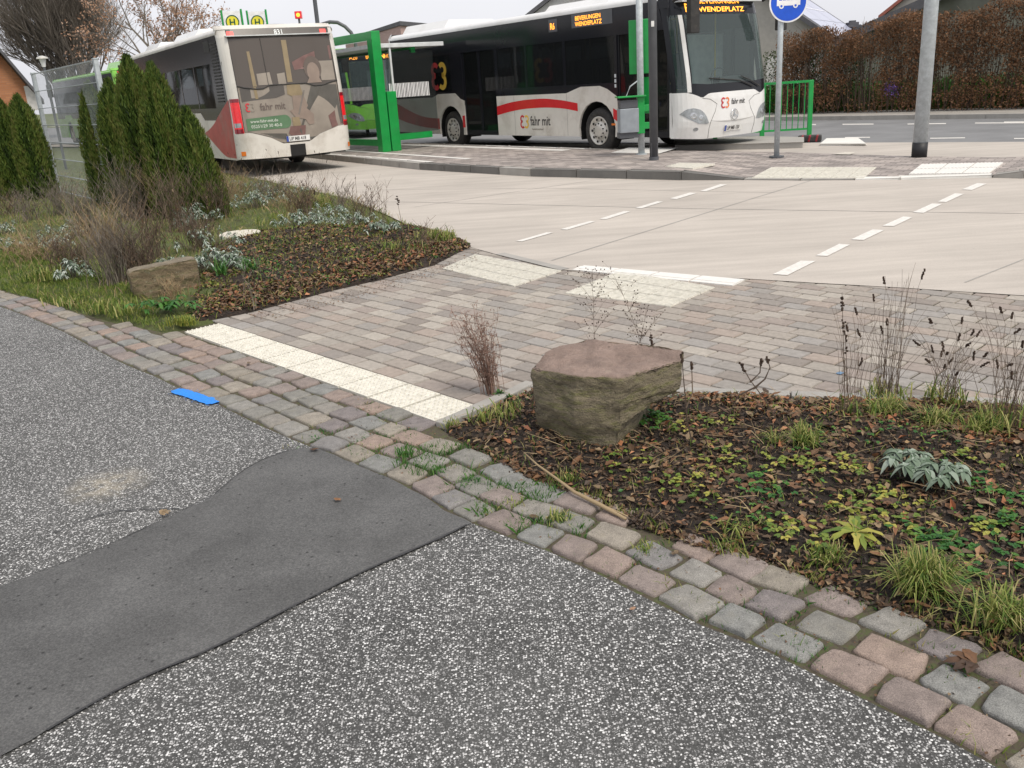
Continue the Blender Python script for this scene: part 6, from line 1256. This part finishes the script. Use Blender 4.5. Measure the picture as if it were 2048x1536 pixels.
for u,v,n,r,h,lab in ((420,500,24,.40,.30,'silver woolly plant between stone block and manhole'),(560,395,36,.5,.26,'silver grey plant at the back of the bed near lane'),(650,432,30,.4,.2,'silver woolly plant left of the dark seed stalks'),(130,480,26,.3,.3,'silver plant beside brown bush at the left'),(480,385,30,.5,.28,'silver grey plant right of the conifers'),(20,500,18,.3,.2,'silver sprigs in the grass at the left edge')):
    silver(lab,gz(u,v,hMM),n,r,h,.05)
forked2=dead_bush('slender branching dead stem near tip of left bed',gz(768,462,hMM),8,.62,.16,'twig',side=4)
dead_bush('low dry stems on the tip of left bed by the lane',gz(850,490,hMM),26,.3,.25,'twig',side=3)
for u,v,lab in ((490,590,'single thin stem in the mulch right of the stone block'),(520,545,'single thin stem in the middle of the mulch'),(505,620,'single leaning stem close to the footway')):
    dead_bush(lab,gz(u,v,hMM),3,.5,.08,'twig_grey',side=3,group=None)
for i,(u,v,lab) in enumerate(((470,360,'fine dry grass stems beside the rear bus bumper, left'),(520,372,'fine dry grass stems below the rear bus plate'),(570,380,'fine dry grass stems right below the rear bus'),(650,400,'sparse dry stems at the lane edge'))):
    tallgrass(lab,u,v,24,.75,.35,4,hMM,60)
for u,v,n,h,lab in ((640,415,160,.25,'bright green grass tuft among silver plants'),(870,478,160,.14,'reddish grass tuft on the tip of left bed'),(810,500,60,.12,'yellow grass tuft in the mulch near the tip'),(540,450,120,.2,'green grass tuft beside the manhole cover'),(90,560,160,.16,'lush grass tuft at far left of the verge'),(230,620,160,.13,'grass tuft left of the stone block'),(150,610,120,.1,'low grass tuft by the sett gutter')):
    c=gz(u,v,hMM); b=MB()
    for q in range(5): blades(b,(random.gauss(0,.1),random.gauss(0,.06),0),n//5,h,h*.7,wd=.005,base=.05)
    plant('grass_tuft',lab,'grass',c,[('blades',b,'grass_blade')],'grass tufts in the left bed')
# ================================================================== CONIFERS
def thuja(label,u,vb,vt,wpx,k=0,z=0.03,prof_=[.84,1,1,.84,.56,.06]):
    c=G(u,vb,z); H=HT(u,vt,c)-z; dist=np.linalg.norm(c-CC); R0_=wpx/2*1.0*dist/FL
    N=int(24000*max(.6,H/2.2)*max(.7,R0_/.35)); t=rng.random(N)**.85; prof=np.interp(t,[0,.12,.4,.7,.88,1],prof_); a=rng.uniform(0,6.283,N)
    lob=1+.13*np.sin(a*5+k)+.09*np.sin(a*9+t*14+k*2); q=(1-.42*rng.random(N)**1.8)*R0_*prof*lob
    P=np.stack([np.cos(a)*q,np.sin(a)*q,t*H*(1+.03*np.sin(a*3+k))],1); P+=rng.normal(0,.012,(N,3))
    L=rng.uniform(.018,.055,N); ou=np.stack([np.cos(a)*.35,np.sin(a)*.35,np.ones(N)],1)+rng.normal(0,.22,(N,3)); ou/=np.linalg.norm(ou,axis=1,keepdims=True); ta=np.stack([-np.sin(a),np.cos(a),0*a],1)+rng.normal(0,.6,(N,3)); ta/=np.linalg.norm(ta,axis=1,keepdims=True)
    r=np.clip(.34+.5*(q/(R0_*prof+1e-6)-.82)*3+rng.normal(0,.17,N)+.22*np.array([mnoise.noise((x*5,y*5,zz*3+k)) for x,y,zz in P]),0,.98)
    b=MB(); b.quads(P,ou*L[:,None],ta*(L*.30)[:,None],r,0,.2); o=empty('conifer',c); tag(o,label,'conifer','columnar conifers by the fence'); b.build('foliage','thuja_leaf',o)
    tb=MB(); tb.tube([(0,0,-.05),(0,0,H*.9)],[.045,.01],8); tb.tube([(0,0,.02),(0,0,H*.5),(0,0,H*.9)],[R0_*.55,R0_*.5,R0_*.1],10); tb.build('trunk','trunk_bark',o)
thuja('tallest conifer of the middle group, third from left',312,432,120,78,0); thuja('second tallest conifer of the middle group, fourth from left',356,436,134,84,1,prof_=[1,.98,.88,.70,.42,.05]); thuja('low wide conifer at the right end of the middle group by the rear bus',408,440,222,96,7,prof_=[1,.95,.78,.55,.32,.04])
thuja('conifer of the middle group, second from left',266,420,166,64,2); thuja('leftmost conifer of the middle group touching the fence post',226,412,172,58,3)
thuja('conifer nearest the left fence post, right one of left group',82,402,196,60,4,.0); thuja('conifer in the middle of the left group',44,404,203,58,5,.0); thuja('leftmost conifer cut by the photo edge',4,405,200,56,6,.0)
# ================================================================== TREES
def tree(name,label,c,trunk,lv,n0,H,spread,mat,seed,leafm=None,leafn=0,leafs=.05,up=.4,r0=.16,twig=.006,ntw=5,multi=1):
    rs=random.Random(seed); b=MB(); tips=[]
    def grow(p,d,L,r,k):
        n=3; P=[p]; q=np.array(p); dd=np.array(d)
        for i in range(n):
            dd=dd+np.array([rs.gauss(0,.10),rs.gauss(0,.10),rs.gauss(0,.05)+up*.08]); dd/=np.linalg.norm(dd); q=q+dd*L/n; P.append(q.copy())
        rr=[r*(1-.45*i/n) for i in range(n+1)]; b.tube(P,rr,7 if k==lv else (4 if k>1 else 3),0,rs.random(),cap=False)
        if k<=1: tips.extend(P[1:])
        if k==0: return
        m=ntw if k<lv else n0
        for i in range(m):
            t=.35+.65*(i+rs.random())/m; j=min(n-1,int(t*n)); pp=P[j]+(P[j+1]-P[j])*(t*n-j); a=rs.uniform(0,6.283); s=spread*(.7+.6*rs.random())
            ax=np.cross(dd,[math.cos(a),math.sin(a),.2]); ax/=np.linalg.norm(ax)+1e-9; nd=dd*math.cos(s)+ax*math.sin(s)+np.array([0,0,up*.3]); nd/=np.linalg.norm(nd)
            grow(pp,nd,L*rs.uniform(.58,.82),max(twig*.5,r*.5),k-1)
    for m in range(multi):
        a=2*math.pi*m/multi; d=np.array([math.cos(a)*.28*(multi>1),math.sin(a)*.28*(multi>1),1.]); grow(np.array([math.cos(a)*.15*(multi>1),math.sin(a)*.15*(multi>1),0.]),d/np.linalg.norm(d),trunk,r0,lv)
    o=empty(name,c); tag(o,label,'tree'); tb=MB(); tb.tube([(0,0,-.3),(0,0,trunk*.5)],[r0*1.4*(1+.6*(multi>1)),r0],9); tb.build('trunk','trunk_bark',o); b.build('branches',mat,o)
    if leafm:
        T=np.array(tips); i=rng.integers(0,len(T),leafn); P=T[i]+rng.normal(0,.12,(leafn,3)); u=rng.normal(0,1,(leafn,3)); u/=np.linalg.norm(u,axis=1,keepdims=True); v=np.cross(u,rng.normal(0,1,(leafn,3))); v/=np.linalg.norm(v,axis=1,keepdims=True); s=rng.uniform(.6,1.2,leafn)*leafs
        l=MB(); l.quads(P,u*s[:,None],v*(s*.6)[:,None],rng.random(leafn),0,.2); l.build('foliage',leafm,o)
    return o
q=AY(165,230,41); q=AY(165,230,60); bt=tree('bare_tree','big bare twiggy tree with many upright branches at upper left',(q[0],60,0),4.5,4,6,9,.36,'tree_twig',5,up=.5,r0=.14,twig=.013,ntw=6,multi=9)
q=AY(338,230,39); q=AY(338,230,56); tree('autumn_tree','tree with sparse orange brown autumn leaves behind the rear bus',(q[0],56,0),4.1,4,6,8,.6,'tree_twig',9,'oak_leaf',3400,.085,up=.4,r0=.18,twig=.022,ntw=4)
for i,(x,y,sc_) in enumerate(((-38,58,1.),(-45,50,1.15),(-50,66,1.1))):
    t2=bt.copy(); COL.objects.link(t2); t2.location=(x,y,0); t2.rotation_euler=(0,0,i*2.+1); t2.scale=(sc_,)*3; t2['label']='bare tree standing left of the photo edge, number %d from the brick house outwards'%(i+1); t2['label']=['bare tree just outside the left photo edge beside the brick house','taller bare tree further left beyond the brick house','bare tree furthest back at the left beyond the brick house'][i]
    for ch in bt.children: c_=ch.copy(); COL.objects.link(c_); c_.parent=t2
q=AY(1760,60,38); tree('small_bare_tree','small bare tree top poking over hedge before the barn',(q[0],31.2,0),1.0,3,4,3,.5,'twig',19,up=.5,r0=.04,twig=.008,ntw=4)
# ================================================================== HEDGE
Ha,Hb=G(1548,230,.1),G(2450,210,.1); hd=Hb-Ha; hl=np.linalg.norm(hd[:2]); an=math.atan2(hd[1],hd[0]); hd_=np.array([math.cos(an),math.sin(an)]); hn=np.array([-hd_[1],hd_[0]])
if hn[1]<0: hn=-hn
ho=empty('beech_hedge',(Ha[0],Ha[1],.1)); tag(ho,'long clipped beech hedge with brown winter leaves behind the main road','hedge')
def hth(s): return 2.32+.30*np.clip(s/hl*2.,0,1)+.10*np.sin(s*2.1)+.07*np.sin(s*5.3)
N=98000; s=rng.uniform(0,hl,N); dq=rng.random(N)**1.6*1.0; zz=rng.random(N)**.8*(hth(s)); dens=np.array([mnoise.noise((a*1.3,b_*1.3,3))+.55*mnoise.noise((a*4,b_*4,7)) for a,b_ in zip(s,zz)]); keep=(dens+.42*zz/2.4+rng.normal(0,.18,N))>-.02+.25*(s<3.2); s,dq,zz=s[keep],dq[keep],zz[keep]; N=len(s)
P=np.stack([hd_[0]*s+hn[0]*dq,hd_[1]*s+hn[1]*dq,zz],1)+rng.normal(0,.03,(N,3)); u=rng.normal(0,1,(N,3)); u[:,2]-=.4; u/=np.linalg.norm(u,axis=1,keepdims=True); v=np.cross(u,rng.normal(0,1,(N,3))); v/=np.linalg.norm(v,axis=1,keepdims=True); L=rng.uniform(.018,.042,N)
b=MB(); b.quads(P,u*L[:,None],v*(L*.6)[:,None],np.clip(.45+.9*dens[keep][:N]+rng.normal(0,.2,N),0,.99),0,.2); b.build('foliage','beech_leaf',ho)
b=MB()
for i in range(int(hl/.16)):
    s0=i*.16+random.uniform(-.05,.05)
    for k in range(5):
        h=float(hth(s0))*random.uniform(.7,1.06); a=random.gauss(0,.22); q=random.uniform(.15,.75); p0=np.array([hd_[0]*s0+hn[0]*.45,hd_[1]*s0+hn[1]*.45,0]); e=np.array([hd_[0]*(s0+a)+hn[0]*q,hd_[1]*(s0+a)+hn[1]*q,h]); m_=(p0+e)/2+np.array([random.gauss(0,.06),random.gauss(0,.06),0]); b.tube([p0,m_,e],[.016,.010,.004],3,0,random.random(),cap=False)
        for w_ in range(4): t=random.uniform(.25,1); p=p0+(e-p0)*t; b.tube([p,p+np.array([random.gauss(0,.14),random.gauss(0,.14),random.uniform(.02,.25)])],.0035,3,0,random.random(),cap=False)
b.build('branches','twig',ho)
b=MB(); 
for i in range(int(3.6/.05)): 
    pass
c=np.array([Ha[0],Ha[1],.1])+np.array([*(hd_*.9+hn*.2),0]); N=9000; a=rng.uniform(-1.6,1.6,N); z=rng.random(N)*1.9; P=np.stack([hd_[0]*a+hn[0]*rng.uniform(.2,1,N),hd_[1]*a+hn[1]*rng.uniform(.2,1,N),z],1); u=rng.normal(0,1,(N,3)); u/=np.linalg.norm(u,axis=1,keepdims=True); v=np.cross(u,rng.normal(0,1,(N,3))); v/=np.linalg.norm(v,axis=1,keepdims=True); L=rng.uniform(.02,.04,N)
b=MB(); b.quads(P,u*L[:,None],v*(L*.6)[:,None],rng.uniform(0,.45,N),0,.2); o=empty('evergreen_shrub',c); tag(o,'dark green shrub behind the green railing at left end of hedge','shrub'); b.build('foliage','thuja_leaf',o); b=MB(); b.tube([(0,0,0),(0,0,1.5)],.04,6); b.build('trunk','trunk_bark',o)
p=G(1682,205,.1); c=np.array([Ha[0],Ha[1],0])+np.array([*(hd_*3.7-hn*.1),0]); o=empty('violet_flowers',(c[0],c[1],.75)); tag(o,'small violet flower cluster in the brown hedge','flowers'); N=160; P=rng.normal(0,.1,(N,3)); u=rng.normal(0,1,(N,3)); u/=np.linalg.norm(u,axis=1,keepdims=True); v=np.cross(u,rng.normal(0,1,(N,3))); v/=np.linalg.norm(v,axis=1,keepdims=True); b=MB(); b.quads(P,u*.02,v*.015,rng.random(N)); rnd_mat('violet_petal',[(.06,.03,.16),(.12,.06,.28)],.6); b.build('petals','violet_petal',o)
ggrass('far_grass',[(Ha[0]+hd_[0]*-6-hn[0]*.1,Ha[1]+hd_[1]*-6-hn[1]*.1),(Hb[0]-hn[0]*.1,Hb[1]-hn[1]*.1),(Hb[0]+hn[0]*2,Hb[1]+hn[1]*2),(Ha[0]-hd_[0]*6+hn[0]*2,Ha[1]-hd_[1]*6+hn[1]*2)],300,lambda x,y:-.02,.15,.012)
ggrass('far_green',[tuple((Ha[:2]+hd_*a+hn*c)) for a,c in ((-2,1.3),(hl,1.3),(hl,3.2),(-2,3.2))],11000,lambda x,y:0,1.05,.02,'fresh_green')
